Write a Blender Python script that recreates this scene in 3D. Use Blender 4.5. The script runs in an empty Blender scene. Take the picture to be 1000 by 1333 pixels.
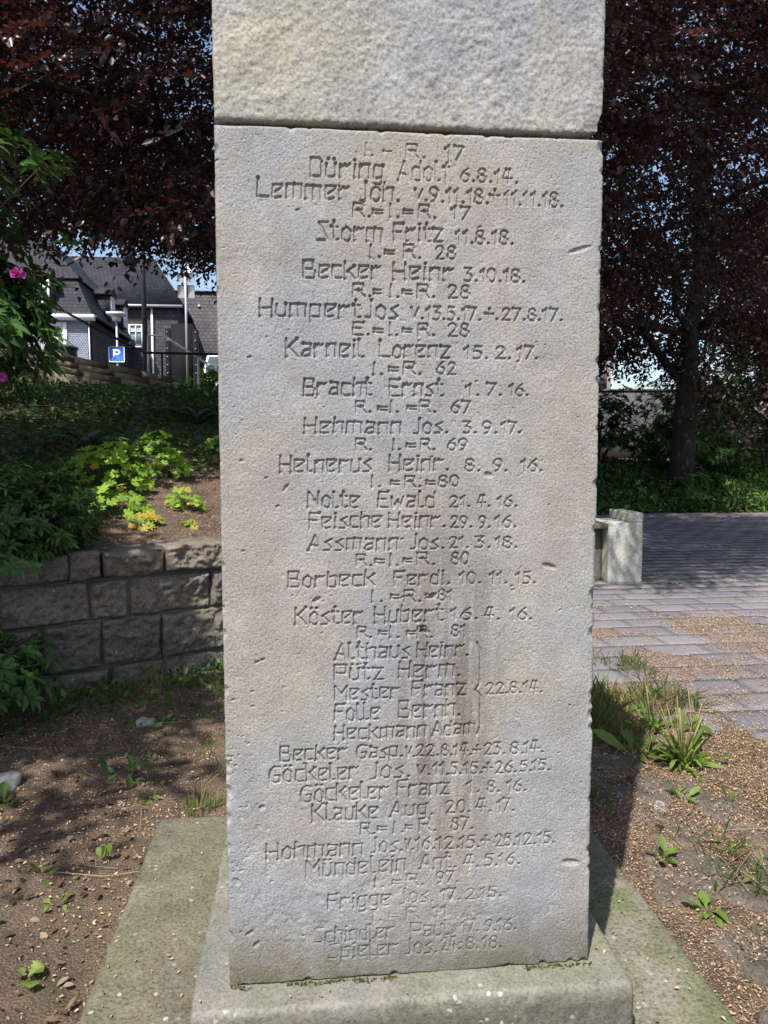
import bpy, math, random
import numpy as np
from mathutils import Vector, Matrix

# ------------------------------------------------------------------ camera, sky, sun, exposure
scene = bpy.context.scene
col = scene.collection
def cam_basis(yaw, pitch, roll):
    y, p, r = [math.radians(v) for v in (yaw, pitch, roll)]
    F = Vector((math.sin(y)*math.cos(p), math.cos(y)*math.cos(p), -math.sin(p)))
    R = Vector((math.cos(y), -math.sin(y), 0)); U = R.cross(F)
    return R*math.cos(r)+U*math.sin(r), U*math.cos(r)-R*math.sin(r), F
cd = bpy.data.cameras.new('camera'); cam = bpy.data.objects.new('camera', cd); col.objects.link(cam)
_R, _U, _F = cam_basis(5.874, 4.4135, -0.143)
cam.matrix_world = Matrix(((_R.x,_U.x,-_F.x,-0.2412),(_R.y,_U.y,-_F.y,-1.6953),(_R.z,_U.z,-_F.z,1.4882),(0,0,0,1)))
cd.sensor_fit = 'VERTICAL'; cd.sensor_height = 36.0; cd.lens = 27.006
cd.clip_start = 0.05; cd.clip_end = 2000
scene.camera = cam
SUN_EL, SUN_AZ = 54.0, 208.2          # the sun stands behind the camera, to its left
w = bpy.data.worlds.new('World'); scene.world = w; w.use_nodes = True
nt = w.node_tree; nt.nodes.clear()
sky = nt.nodes.new('ShaderNodeTexSky'); sky.sky_type = 'NISHITA'; sky.sun_disc = False
sky.sun_elevation = math.radians(SUN_EL); sky.sun_rotation = math.radians(SUN_AZ)
sky.air_density = 1.0; sky.dust_density = 1.8; sky.ozone_density = 1.0
bg = nt.nodes.new('ShaderNodeBackground'); bg.inputs['Strength'].default_value = 0.13
wo = nt.nodes.new('ShaderNodeOutputWorld')
nt.links.new(sky.outputs[0], bg.inputs[0]); nt.links.new(bg.outputs[0], wo.inputs[0])
sd = bpy.data.lights.new('sun', 'SUN'); sd.energy = 4.9; sd.angle = math.radians(0.53); sd.color = (1.0, 0.965, 0.905)
sun = bpy.data.objects.new('sun', sd); col.objects.link(sun)
_e, _a = math.radians(SUN_EL), math.radians(SUN_AZ)
sun_to = Vector((math.sin(_a)*math.cos(_e), math.cos(_a)*math.cos(_e), math.sin(_e)))
sun.rotation_euler = (-sun_to).to_track_quat('-Z', 'Y').to_euler(); sun.location = sun_to*30
vs = scene.view_settings
vs.view_transform = 'Standard'; vs.look = 'None'; vs.gamma = 1.0; vs.use_curve_mapping = False; vs.exposure = 0.66

# ------------------------------------------------------------------ small tools
RNG = np.random.default_rng(7)
def tag(o, label=None, cat=None, group=None, kind=None):
    if label: o['label'] = label
    if cat: o['category'] = cat
    if group: o['group'] = group
    if kind: o['kind'] = kind
    return o
def empty(name, loc=(0,0,0), rz=0, **k):
    o = bpy.data.objects.new(name, None); col.objects.link(o)
    o.location = loc; o.rotation_euler = (0,0,rz); o.empty_display_size = .1
    return tag(o, **k)
def mesh_obj(name, V, faces, mat, parent=None, smooth=True, attrs=None, loc=None, rz=0):
    """faces: list of int arrays (n,3) / (n,4)"""
    V = np.asarray(V, np.float32)
    if isinstance(faces, np.ndarray): faces = [faces]
    faces = [np.asarray(f, np.int32) for f in faces if len(f)]
    me = bpy.data.meshes.new(name)
    me.vertices.add(len(V)); me.vertices.foreach_set('co', V.ravel())
    li = np.concatenate([f.ravel() for f in faces]); lt = np.concatenate([np.full(len(f), f.shape[1], np.int32) for f in faces])
    me.loops.add(len(li)); me.loops.foreach_set('vertex_index', li)
    me.polygons.add(len(lt)); me.polygons.foreach_set('loop_start', np.concatenate([[0], np.cumsum(lt)[:-1]]).astype(np.int32))
    me.polygons.foreach_set('loop_total', lt)
    if smooth: me.polygons.foreach_set('use_smooth', np.ones(len(lt), bool))
    for k, v in (attrs or {}).items():
        v = np.asarray(v, np.float32)
        at = me.attributes.new(k, 'FLOAT', 'POINT' if len(v) == len(V) else 'FACE'); at.data.foreach_set('value', v)
    me.update(calc_edges=True); me.validate()
    if mat: me.materials.append(mat)
    o = bpy.data.objects.new(name, me); col.objects.link(o)
    if parent: o.parent = parent
    if loc is not None: o.location = loc
    o.rotation_euler = (0,0,rz)
    return o
class MB:
    """collects shapes for one mesh"""
    def __init__(s): s.V=[]; s.F4=[]; s.F3=[]; s.n=0; s.t=[]
    def add(s, V, f4=None, f3=None, tint=None):
        V = np.asarray(V, float).reshape(-1,3)
        if f4 is not None and len(f4): s.F4.append(np.asarray(f4)+s.n)
        if f3 is not None and len(f3): s.F3.append(np.asarray(f3)+s.n)
        s.V.append(V); s.n += len(V)
        t = np.full(len(V), RNG.random() if tint is None else 0.) if tint is None or np.isscalar(tint) else np.asarray(tint)
        if tint is not None and np.isscalar(tint): t = np.full(len(V), float(tint))
        s.t.append(t)
        return s
    def box(s, c, d, rz=0, tint=None):
        x,y,z = np.array(d)/2.
        V = np.array([(-x,-y,-z),(x,-y,-z),(x,y,-z),(-x,y,-z),(-x,-y,z),(x,-y,z),(x,y,z),(-x,y,z)])
        ca,sa = math.cos(rz),math.sin(rz); V = V@np.array([[ca,sa,0],[-sa,ca,0],[0,0,1]])+np.array(c)
        return s.add(V,[(0,3,2,1),(4,5,6,7),(0,1,5,4),(1,2,6,5),(2,3,7,6),(3,0,4,7)],tint=tint)
    def prism(s, pts, thick, M, tint=None):
        """convex polygon in local XZ, extruded along local Y by thick, placed with 4x4 M"""
        n=len(pts); V=[(x,0,z) for x,z in pts]+[(x,thick,z) for x,z in pts]
        V=np.array([M@Vector(v) for v in V]); f4=[(i,(i+1)%n,(i+1)%n+n,i+n) for i in range(n)]
        f3=[(0,i,i+1) for i in range(1,n-1)]+[(n,n+i+1,n+i) for i in range(1,n-1)]
        return s.add(V,f4,f3,tint)
    def tube(s, P, r, k=6, cap=True, tint=None):
        P=np.asarray(P,float); n=len(P); r=np.broadcast_to(np.asarray(r,float),(n,))
        T=np.gradient(P,axis=0); T/=np.linalg.norm(T,axis=1)[:,None]+1e-9
        ref=np.array([0,0,1.]) if abs(T[:,2]).mean()<.8 else np.array([1.,0,0])
        A=np.cross(T,ref); A/=np.linalg.norm(A,axis=1)[:,None]+1e-9; B=np.cross(T,A)
        a=np.arange(k)*2*np.pi/k
        V=P[:,None]+r[:,None,None]*(A[:,None]*np.cos(a)[None,:,None]+B[:,None]*np.sin(a)[None,:,None]); V=V.reshape(-1,3)
        i=np.arange(n-1)[:,None]*k; j=np.arange(k)[None]; jn=(j+1)%k
        F=np.stack([i+j,i+jn,i+k+jn,i+k+j],-1).reshape(-1,4); f3=None
        if cap:
            V=np.vstack([V,P[:1],P[-1:]]); m=n*k; jj=np.arange(k); q=(jj+1)%k
            f3=np.vstack([np.stack([np.full(k,m),q,jj],1),np.stack([np.full(k,m+1),(n-1)*k+jj,(n-1)*k+q],1)])
        return s.add(V,F,f3,tint)
    def build(s, name, mat, parent=None, smooth=False, **k):
        return mesh_obj(name, np.vstack(s.V), [np.vstack(f) for f in (s.F4,s.F3) if f], mat, parent, smooth, {'tint':np.concatenate(s.t)}, **k)

def _h(ix,iy,iz,seed):
    with np.errstate(over='ignore'):
        n=(ix.astype(np.int64)*374761393+iy.astype(np.int64)*668265263+iz.astype(np.int64)*2147483647+seed*1442695041)&0xffffffff
        n=((n^(n>>13))*1274126177)&0xffffffff; n=n^(n>>16)
    return (n&0xffff)/32767.5-1.
def noise(P, scale, seed=0):
    P=np.asarray(P,float)*scale; I=np.floor(P).astype(np.int64); f=P-I; f=f*f*(3-2*f); out=0.
    for a in (0,1):
        for b in (0,1):
            for c in ((0,1) if P.shape[1]==3 else (0,)):
                wgt=(f[:,0] if a else 1-f[:,0])*(f[:,1] if b else 1-f[:,1])
                if P.shape[1]==3: wgt=wgt*(f[:,2] if c else 1-f[:,2]); iz=I[:,2]+c
                else: iz=np.zeros(len(P),np.int64)
                out=out+wgt*_h(I[:,0]+a,I[:,1]+b,iz,seed)
    return out
def fbm(P, scale, oct=4, seed=0, gain=.5):
    a=1.; o=0.; t=0.
    for k in range(oct): o=o+a*noise(P,scale*2.03**k,seed+k*17); t+=a; a*=gain
    return o/t
def sstep(a,b,x): t=np.clip((x-a)/(b-a),0,1); return t*t*(3-2*t)

_topo={}
def round_box(size, nseg, r):
    """surface points of a rounded box centred at 0 -> V, quads, normals"""
    key=tuple(nseg)
    if key not in _topo:
        U=[];F=[];n=0
        for ax in range(3):
            o=[i for i in range(3) if i!=ax]; na,nb=nseg[o[0]],nseg[o[1]]
            ga,gb=np.meshgrid(np.arange(na+1),np.arange(nb+1),indexing='ij')
            for sd_ in (0,1):
                q=np.zeros((ga.size,3),int); q[:,o[0]]=ga.ravel(); q[:,o[1]]=gb.ravel(); q[:,ax]=sd_*nseg[ax]
                i=(np.arange(na)[:,None]*(nb+1)+np.arange(nb)[None]).ravel()
                f=np.stack([i,i+nb+1,i+nb+2,i+1],1)
                if (sd_==0)^(ax==1): f=f[:,::-1]
                U.append(q);F.append(f+n);n+=len(q)
        U=np.vstack(U);F=np.vstack(F); k=(U[:,0]*4096+U[:,1])*4096+U[:,2]
        _,ix,inv=np.unique(k,return_index=True,return_inverse=True)
        _topo[key]=(U[ix]/np.array(nseg,float),inv[F])
    u,F=_topo[key]; h=np.array(size)/2.; V=(u*2-1)*h
    q=np.clip(V,-(h-r),h-r); N=V-q; l=np.linalg.norm(N,axis=1)
    N=N/np.maximum(l,1e-9)[:,None]; V=q+N*r
    return V,F,N

# ------------------------------------------------------------------ leaves
def leaves(base, d, nrm, L, W, prof, droop=0., fold=.25, curl=None):
    """strips of leaf surface; prof = [(t, halfwidth)]; returns V, F"""
    base,d,nrm=[np.asarray(a,float) for a in (base,d,nrm)]; N=len(base)
    d=d/(np.linalg.norm(d,axis=1)[:,None]+1e-9); s=np.cross(d,nrm); s/=np.linalg.norm(s,axis=1)[:,None]+1e-9; n=np.cross(s,d)
    L=np.broadcast_to(L,(N,));W=np.broadcast_to(W,(N,));droop=np.broadcast_to(droop,(N,))
    rows=[]
    for t,wd in prof:
        c=base+d*(L*t*(1-.25*droop*t*t))[:,None]-n*0
        c=c+np.array([0,0,-1.])*(L*droop*t*t)[:,None]
        e=s*(W*wd)[:,None]; up=n*(W*wd*fold)[:,None]
        rows+= [c-e+up, c, c+e+up]
    k=len(prof); V=np.stack(rows,1).reshape(-1,3)
    q=[]
    for i in range(k-1):
        a=i*3; q+=[(a,a+1,a+4,a+3),(a+1,a+2,a+5,a+4)]
    F=(np.arange(N)[:,None,None]*(3*k)+np.array(q)[None]).reshape(-1,4)
    return V,F,3*k
def hexleaves(base,d,nrm,L,W,fold=.3):
    N=len(base); d=d/(np.linalg.norm(d,axis=1)[:,None]+1e-9); s=np.cross(d,nrm); s/=np.linalg.norm(s,axis=1)[:,None]+1e-9; n=np.cross(s,d)
    L=np.asarray(L)[:,None];W=np.asarray(W)[:,None]
    V=np.stack([base, base+d*L*.32+s*W*.5+n*W*fold*.5, base+d*L*.72+s*W*.38+n*W*fold*.38, base+d*L-n*L*.06,
                base+d*L*.72-s*W*.38+n*W*fold*.38, base+d*L*.32-s*W*.5+n*W*fold*.5],1).reshape(-1,3)
    F=(np.arange(N)[:,None,None]*6+np.array([(0,1,2,3),(0,3,4,5)])[None]).reshape(-1,4)
    return V,F,6
def rdir(n): v=RNG.normal(size=(n,3)); return v/np.linalg.norm(v,axis=1)[:,None]
def spray_leaves(C, A, Nrm, nl, tw, L, W):
    """twigs at C along A in the plane of normal Nrm, nl leaves each -> V,F,tint"""
    m=len(C); A=A/np.linalg.norm(A,axis=1)[:,None]; S=np.cross(A,Nrm); S/=np.linalg.norm(S,axis=1)[:,None]+1e-9
    t=(np.arange(nl)+RNG.random((m,nl)))/nl; sg=np.where(np.arange(nl)%2==0,1.,-1.)[None]
    B=C[:,None]+A[:,None]*(t*tw)[...,None]+np.array([0,0,-1.])*(.22*tw*t*t)[...,None]
    B=B+S[:,None]*(sg*RNG.random((m,nl))*.28*tw*(1-.5*t))[...,None]
    D=A[:,None]*.65+S[:,None]*(sg*(.5+.5*RNG.random((m,nl))))[...,None]+RNG.normal(size=(m,nl,3))*.35+np.array([0,0,-.18])
    Nn=Nrm[:,None]+RNG.normal(size=(m,nl,3))*.5
    k=m*nl; sc=RNG.uniform(.65,1.2,k)
    V,F,c=hexleaves(B.reshape(-1,3),D.reshape(-1,3),Nn.reshape(-1,3),L*sc,W*sc)
    ti=np.repeat((np.repeat(RNG.random(m),nl)*.6+RNG.random(k)*.4),c)
    return V,F,ti

# ------------------------------------------------------------------ materials
def newmat(name):
    m=bpy.data.materials.new(name); m.use_nodes=True; t=m.node_tree; t.nodes.clear()
    o=t.nodes.new('ShaderNodeOutputMaterial'); b=t.nodes.new('ShaderNodeBsdfPrincipled'); t.links.new(b.outputs[0],o.inputs[0])
    b.inputs['Specular IOR Level'].default_value=.3
    return m,t,b,o
class G:
    def __init__(s,t): s.t=t; s.tc=t.nodes.new('ShaderNodeTexCoord').outputs['Object']
    def n(s,ty,**k):
        x=s.t.nodes.new(ty)
        for a,v in k.items(): setattr(x,a,v)
        return x
    def put(s,sock,v):
        if isinstance(v,bpy.types.NodeSocket): s.t.links.new(v,sock)
        elif isinstance(v,tuple) and len(v)==3 and sock.type=='RGBA': sock.default_value=(*v,1)
        else: sock.default_value=v
    def noise(s,scale,detail=4,rough=.55,vec=None,dist=0.,stretch=None):
        x=s.n('ShaderNodeTexNoise'); v=vec or s.tc
        if stretch: mp=s.n('ShaderNodeMapping'); mp.inputs['Scale'].default_value=stretch; s.put(mp.inputs[0],v); v=mp.outputs[0]
        s.put(x.inputs['Vector'],v); x.inputs['Scale'].default_value=scale; x.inputs['Detail'].default_value=detail
        x.inputs['Roughness'].default_value=rough; x.inputs['Distortion'].default_value=dist
        return x.outputs[0]
    def vor(s,scale,feature='F1',out=0,rnd=1.):
        x=s.n('ShaderNodeTexVoronoi',feature=feature); s.put(x.inputs['Vector'],s.tc); x.inputs['Scale'].default_value=scale; x.inputs['Randomness'].default_value=rnd
        return x.outputs[out]
    def ramp(s,v,*st):
        x=s.n('ShaderNodeValToRGB'); e=x.color_ramp.elements
        while len(e)<len(st): e.new(.5)
        for i,(p,c) in enumerate(st): e[i].position=p; e[i].color=(*c,1) if isinstance(c,tuple) else (c,c,c,1)
        s.put(x.inputs[0],v); return x.outputs[0]
    def mix(s,f,a,b,mode='MIX'):
        x=s.n('ShaderNodeMix',data_type='RGBA',blend_type=mode); s.put(x.inputs[0],f); s.put(x.inputs[6],a); s.put(x.inputs[7],b); return x.outputs[2]
    def math(s,op,a,b=0.,clamp=False):
        x=s.n('ShaderNodeMath',operation=op,use_clamp=clamp); s.put(x.inputs[0],a); s.put(x.inputs[1],b); return x.outputs[0]
    def attr(s,name='tint'): return s.n('ShaderNodeAttribute',attribute_name=name).outputs['Fac']
    def sep(s,v=None): x=s.n('ShaderNodeSeparateXYZ'); s.put(x.inputs[0],v or s.tc); return x.outputs
    def rng(s,v,a,b,c=0.,d=1.):
        x=s.n('ShaderNodeMapRange',clamp=True); s.put(x.inputs[0],v)
        for i,q in enumerate((a,b,c,d)): x.inputs[i+1].default_value=q
        return x.outputs[0]
    def bump(s,b,h,dist=.01,strength=1.):
        x=s.n('ShaderNodeBump'); x.inputs['Distance'].default_value=dist; x.inputs['Strength'].default_value=strength
        s.put(x.inputs['Height'],h); s.t.links.new(x.outputs[0],b.inputs['Normal'])
def simple(name,c,rough=.7,metal=0.,var=.15,scale=8.,bump=0.):
    m,t,b,o=newmat(name); g=G(t); f=g.noise(scale,5)
    g.put(b.inputs['Base Color'],g.mix(g.rng(f,.3,.7),tuple(v*(1-var) for v in c),tuple(min(1,v*(1+var)) for v in c)))
    b.inputs['Roughness'].default_value=rough; b.inputs['Metallic'].default_value=metal
    if bump: g.bump(b,g.noise(scale*6,4),bump)
    return m
def leafmat(name,stops,rough=.42,trans=.35,tcol=(.1,.2,.02),spec=.35):
    m,t,b,o=newmat(name); g=G(t); c=g.ramp(g.attr(),*stops)
    g.put(b.inputs['Base Color'],c); b.inputs['Roughness'].default_value=rough; b.inputs['Specular IOR Level'].default_value=spec
    tr=g.n('ShaderNodeBsdfTranslucent'); g.put(tr.inputs[0],g.mix(.5,c,tcol)); mx=g.n('ShaderNodeMixShader'); mx.inputs[0].default_value=trans
    t.links.new(b.outputs[0],mx.inputs[1]); t.links.new(tr.outputs[0],mx.inputs[2]); t.links.new(mx.outputs[0],o.inputs[0])
    return m
def stonemat(name,cols,grain=160.,gv=.35,yellow=None,ymask=None,stain=None,spots=0.,bumpd=.0015,rough=.85,pscale=2.3):
    m,t,b,o=newmat(name); g=G(t)
    c=g.ramp(g.noise(pscale,6,.55,dist=.4),(.32,cols[0]),(.45,cols[1]),(.56,cols[2]),(.68,cols[3]))
    c2=g.ramp(g.noise(pscale*5,5,.6),(.3,.82),(.7,1.12)); c=g.mix(1.,c,c2,'MULTIPLY')
    if yellow:
        f=g.rng(g.noise(3.2,7,.65,dist=.6),.50,.66)
        if ymask: f=g.math('MULTIPLY',f,ymask(g),True)
        c=g.mix(f,c,yellow)
    if stain: c=stain(g,c)
    c=g.mix(1.,c,g.ramp(g.noise(grain,3,.7),(.32,1-gv),(.5,1.),(.7,1+gv*.6)),'MULTIPLY')
    if spots:
        f=g.math('LESS_THAN',g.math('ADD',g.vor(spots),g.math('MULTIPLY',g.noise(spots*5,2),.35)),.36); f=g.math('MULTIPLY',f,g.rng(g.noise(spots*.33,2),.55,.62)); f2=g.math('MULTIPLY',g.math('LESS_THAN',g.math('ADD',g.vor(spots*.45),g.math('MULTIPLY',g.noise(spots*2.3,3),.5)),.40),g.rng(g.noise(spots*.2,2),.54,.6)); c=g.mix(g.math('MULTIPLY',f2,.55),c,(.07,.07,.055))
        c=g.mix(g.math('MULTIPLY',f,.7),c,(.42,.42,.37))
    g.put(b.inputs['Base Color'],c); b.inputs['Roughness'].default_value=rough; b.inputs['Specular IOR Level'].default_value=.2
    g.bump(b,g.noise(grain*1.6,3,.7),bumpd)
    return m

# ------------------------------------------------------------------ the memorial
def pillar_stain(g,c):
    x,y,z=g.sep()
    # run-off soot below the middle of the inscription, and a dirty foot
    st=g.noise(9,5,.6,stretch=(3.2,1,.28)); band=g.math('MULTIPLY',g.rng(x,-.09,.03),g.rng(x,.24,.10)); band=g.math('MULTIPLY',band,g.rng(z,1.25,.75)); band=g.math('MULTIPLY',band,g.rng(z,.12,.5))
    c=g.mix(g.math('MULTIPLY',g.math('MULTIPLY',g.rng(st,.40,.56),band),.85),c,(.12,.105,.085))
    lc=g.math('MULTIPLY',g.rng(g.noise(4.3,7,.68,dist=.8),.55,.64),.30); c=g.mix(lc,c,(.22,.20,.165))
    lc=g.math('MULTIPLY',g.rng(g.noise(11,6,.7,stretch=(1,1,.5)),.58,.66),.35); c=g.mix(lc,c,(.37,.365,.35))
    foot=g.math('MULTIPLY',g.rng(z,.17,.015),g.rng(g.noise(7,6,.7),.22,.55)); c=g.mix(g.math('MULTIPLY',foot,.9),c,(.10,.092,.06))
    top=g.math('MULTIPLY',g.rng(z,1.70,1.88),g.rng(g.noise(6,6,.7),.42,.60)); c=g.mix(g.math('MULTIPLY',top,.4),c,(.26,.245,.185))
    return c
BLUE,GREY,BEI,PINK=(.226,.232,.254),(.248,.248,.256),(.262,.250,.230),(.268,.243,.226)
M_pillar=stonemat('memorial_sandstone',(BLUE,GREY,BEI,PINK),grain=220,gv=.38,yellow=(.34,.325,.23),ymask=lambda g:g.math('MULTIPLY',g.rng(g.noise(1.4,2),.5,.66),g.rng(g.sep()[2],1.1,.3)),stain=pillar_stain,bumpd=.0014,pscale=2.0)
M_top=stonemat('lichened_sandstone',((.215,.228,.255),(.255,.255,.257),(.272,.266,.235),(.315,.30,.24)),grain=150,gv=.42,yellow=(.30,.285,.19),ymask=lambda g:g.rng(g.noise(1.7,3),.42,.60),bumpd=.0015)
def plinth_grime(g,c):
    x,y,z=g.sep(); f=g.math('MULTIPLY',g.rng(z,.078,.050),g.rng(g.noise(16,5,.65),.22,.45)); return g.mix(g.math('MULTIPLY',f,.75),c,(.085,.08,.066))
M_plinth=stonemat('weathered_plinth_stone',((.165,.168,.158),(.195,.185,.160),(.17,.17,.135),(.215,.205,.175)),grain=120,gv=.40,yellow=(.165,.17,.095),ymask=lambda g:g.rng(g.noise(1.9,3),.47,.66),spots=34.,bumpd=.002,stain=plinth_grime)
M_base=stonemat('mossy_base_stone',((.105,.098,.072),(.155,.137,.10),(.125,.125,.08),(.205,.185,.145)),grain=90,gv=.55,yellow=(.11,.13,.055),ymask=lambda g:g.rng(g.noise(1.6,3),.44,.62),spots=30.,bumpd=.003)

def arc(cx,cy,rx,ry,a0,a1,n=9): return [(cx+rx*math.cos(math.radians(a0+(a1-a0)*i/n)),cy+ry*math.sin(math.radians(a0+(a1-a0)*i/n))) for i in range(n+1)]
X=.72
GL={ # one-stroke letter shapes: width, polylines, dots
'A':(.62,[[(0,0),(.34,1),(.6,0)],[(.14,.36),(.5,.30)]]),
'B':(.56,[[(0,0),(0,1),(.5,1),(.5,.62),(.42,.52),(0,.52)],[(.42,.52),(.56,.4),(.56,.08),(.48,0),(0,0)]]),
'D':(.58,[[(.05,0),(.05,1),(.42,1),(.56,.82),(.56,.15),(.45,0),(.05,0)]]),
'E':(.5,[[(.5,1),(0,1),(0,0),(.5,0)],[(0,.53),(.38,.53)]]),
'F':(.55,[[(.55,1),(.02,1),(.02,0)],[(.02,.52),(.4,.55)]]),
'G':(.62,[[(.58,.92),(.3,1),(.08,.84),(0,.5),(.06,.1),(.28,0),(.56,.1),(.58,.45),(.34,.45)]]),
'H':(.56,[[(0,0),(0,1)],[(.55,0),(.55,1)],[(0,.47),(.55,.50)]]),
'I':(.1,[[(.05,0),(.05,1)]]),
'J':(.32,[[(.28,1),(.28,.15),(.18,0),(0,.02)]]),
'K':(.6,[[(0,0),(0,1)],[(.56,1),(.02,.46)],[(.12,.52),(.6,0)]]),
'L':(.5,[[(0,1),(0,.02),(.5,.02)]]),
'M':(.75,[[(0,0),(.02,1),(.37,.42),(.72,1),(.74,0)]]),
'N':(.58,[[(0,0),(0,1),(.56,.05),(.56,1)]]),
'P':(.62,[[(0,0),(0,.97),(.6,.97),(.6,.42),(0,.42)]]),
'R':(.62,[[(0,0),(0,1),(.5,1),(.56,.82),(.5,.52),(0,.52)],[(.28,.52),(.62,0)]]),
'S':(.5,[[(.5,1),(.04,.96),(.46,.12),(.4,.02),(0,.02)]]),
'a':(.46,[[(.06,X),(.44,X),(.44,0)],[(.44,.42),(.1,.36),(.0,.08),(.12,0),(.44,.12)]]),
'b':(.44,[[(0,1),(0,.0),(.34,.0),(.44,.12),(.44,.62),(.36,X),(0,.60)]]),
'c':(.44,[[(.44,X),(.02,X),(.02,.1),(.1,0),(.42,.04)]]),
'd':(.46,[[(.44,1.02),(.44,0),(.1,0),(0,.1),(.02,.6),(.12,X),(.44,.6)]]),
'e':(.48,[[(.08,.3),(.48,.6),(.48,X),(.02,X),(.02,.08),(.1,0),(.40,.06)]]),
'f':(.34,[[(.34,1),(.16,.96),(.14,-.15)],[(0,X),(.3,X)]]),
'g':(.46,[[(.44,X),(.06,X),(0,.6),(.02,.1),(.1,0),(.44,.1)],[(.44,X),(.44,-.2),(.3,-.3),(.08,-.26)]]),
'h':(.44,[[(0,0),(0,1)],[(0,.55),(.2,X),(.44,X),(.44,0)]]),
'i':(.12,[[(.06,0),(.06,X)]],[(.06,.95)]),
'k':(.48,[[(0,0),(0,1)],[(.44,.74),(.02,.36)],[(.14,.44),(.48,0)]]),
'l':(.22,[[(0,1),(0,.1),(.08,0),(.22,.06)]]),
'm':(.74,[[(0,0),(0,X),(.72,X),(.72,0)],[(.36,X),(.36,0)]]),
'n':(.44,[[(0,0),(0,X)],[(0,.56),(.14,X),(.43,X),(.43,0)]]),
'o':(.44,[[(.22,.76),(.02,.58),(.0,.14),(.16,0),(.3,0),(.44,.16),(.42,.56),(.22,.76)]]),
'p':(.46,[[(.0,-.3),(.0,X),(.44,X),(.44,.05),(0,.05)]]),
'r':(.44,[[(0,0),(0,X)],[(0,.5),(.2,X),(.28,.60),(.44,X)]]),
's':(.4,[[(.4,X),(.06,.52),(.38,.14),(.28,.0),(.0,.0)]]),
't':(.34,[[(.12,1),(.12,.1),(.2,0),(.34,.06)],[(0,X),(.32,X)]]),
'u':(.44,[[(0,X),(0,.08),(.08,0),(.28,0),(.43,.16)],[(.43,X),(.43,0)]]),
'v':(.5,[[(0,.92),(.18,.0),(.5,.95)]]),
'w':(.66,[[(0,X),(.12,0),(.34,.5),(.46,0),(.66,X)]]),
'z':(.5,[[(0,X),(.5,X),(.04,0),(.48,0)]]),
'0':(.5,[arc(.25,.5,.25,.5,90,450,14)]),
'1':(.26,[[(0,.74),(.2,1),(.2,0)]]),
'2':(.52,[arc(.25,.74,.22,.26,170,-25,8)+[(.04,.02),(.52,.02)]]),
'3':(.46,[[(0,1),(.44,1),(.16,.6)]+arc(.18,.3,.27,.3,90,-130,8)]),
'4':(.56,[[(.22,1),(.02,.36),(.56,.36)],[(.44,1),(.34,0)]]),
'5':(.48,[[(.46,1),(.1,1),(.06,.58)]+arc(.2,.32,.27,.32,105,-130,8)]),
'6':(.5,[[(.42,1),(.16,.74)]+arc(.25,.3,.25,.3,160,-200,12)]),
'7':(.5,[[(0,.98),(.5,.98),(.12,0)]]),
'8':(.5,[arc(.25,.76,.2,.24,-90,270,12),arc(.25,.26,.25,.26,90,450,12)]),
'9':(.5,[arc(.25,.7,.25,.3,-20,340,12)+[(.3,.1),(.1,0)]]),
'.':(.12,[],[(.06,.05)]),
'=':(.5,[[(0,.56),(.5,.56)],[(0,.30),(.5,.30)]]),
'-':(.5,[[(0,.45),(.5,.45)]]),
'+':(.6,[[(0,.5),(.6,.5)],[(.3,.9),(.3,.1)]]),
}
for k,b in (('ö','o'),('ü','u')): GL[k]=(GL[b][0],GL[b][1],[(.08,.97),(.36,.97)])
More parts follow.
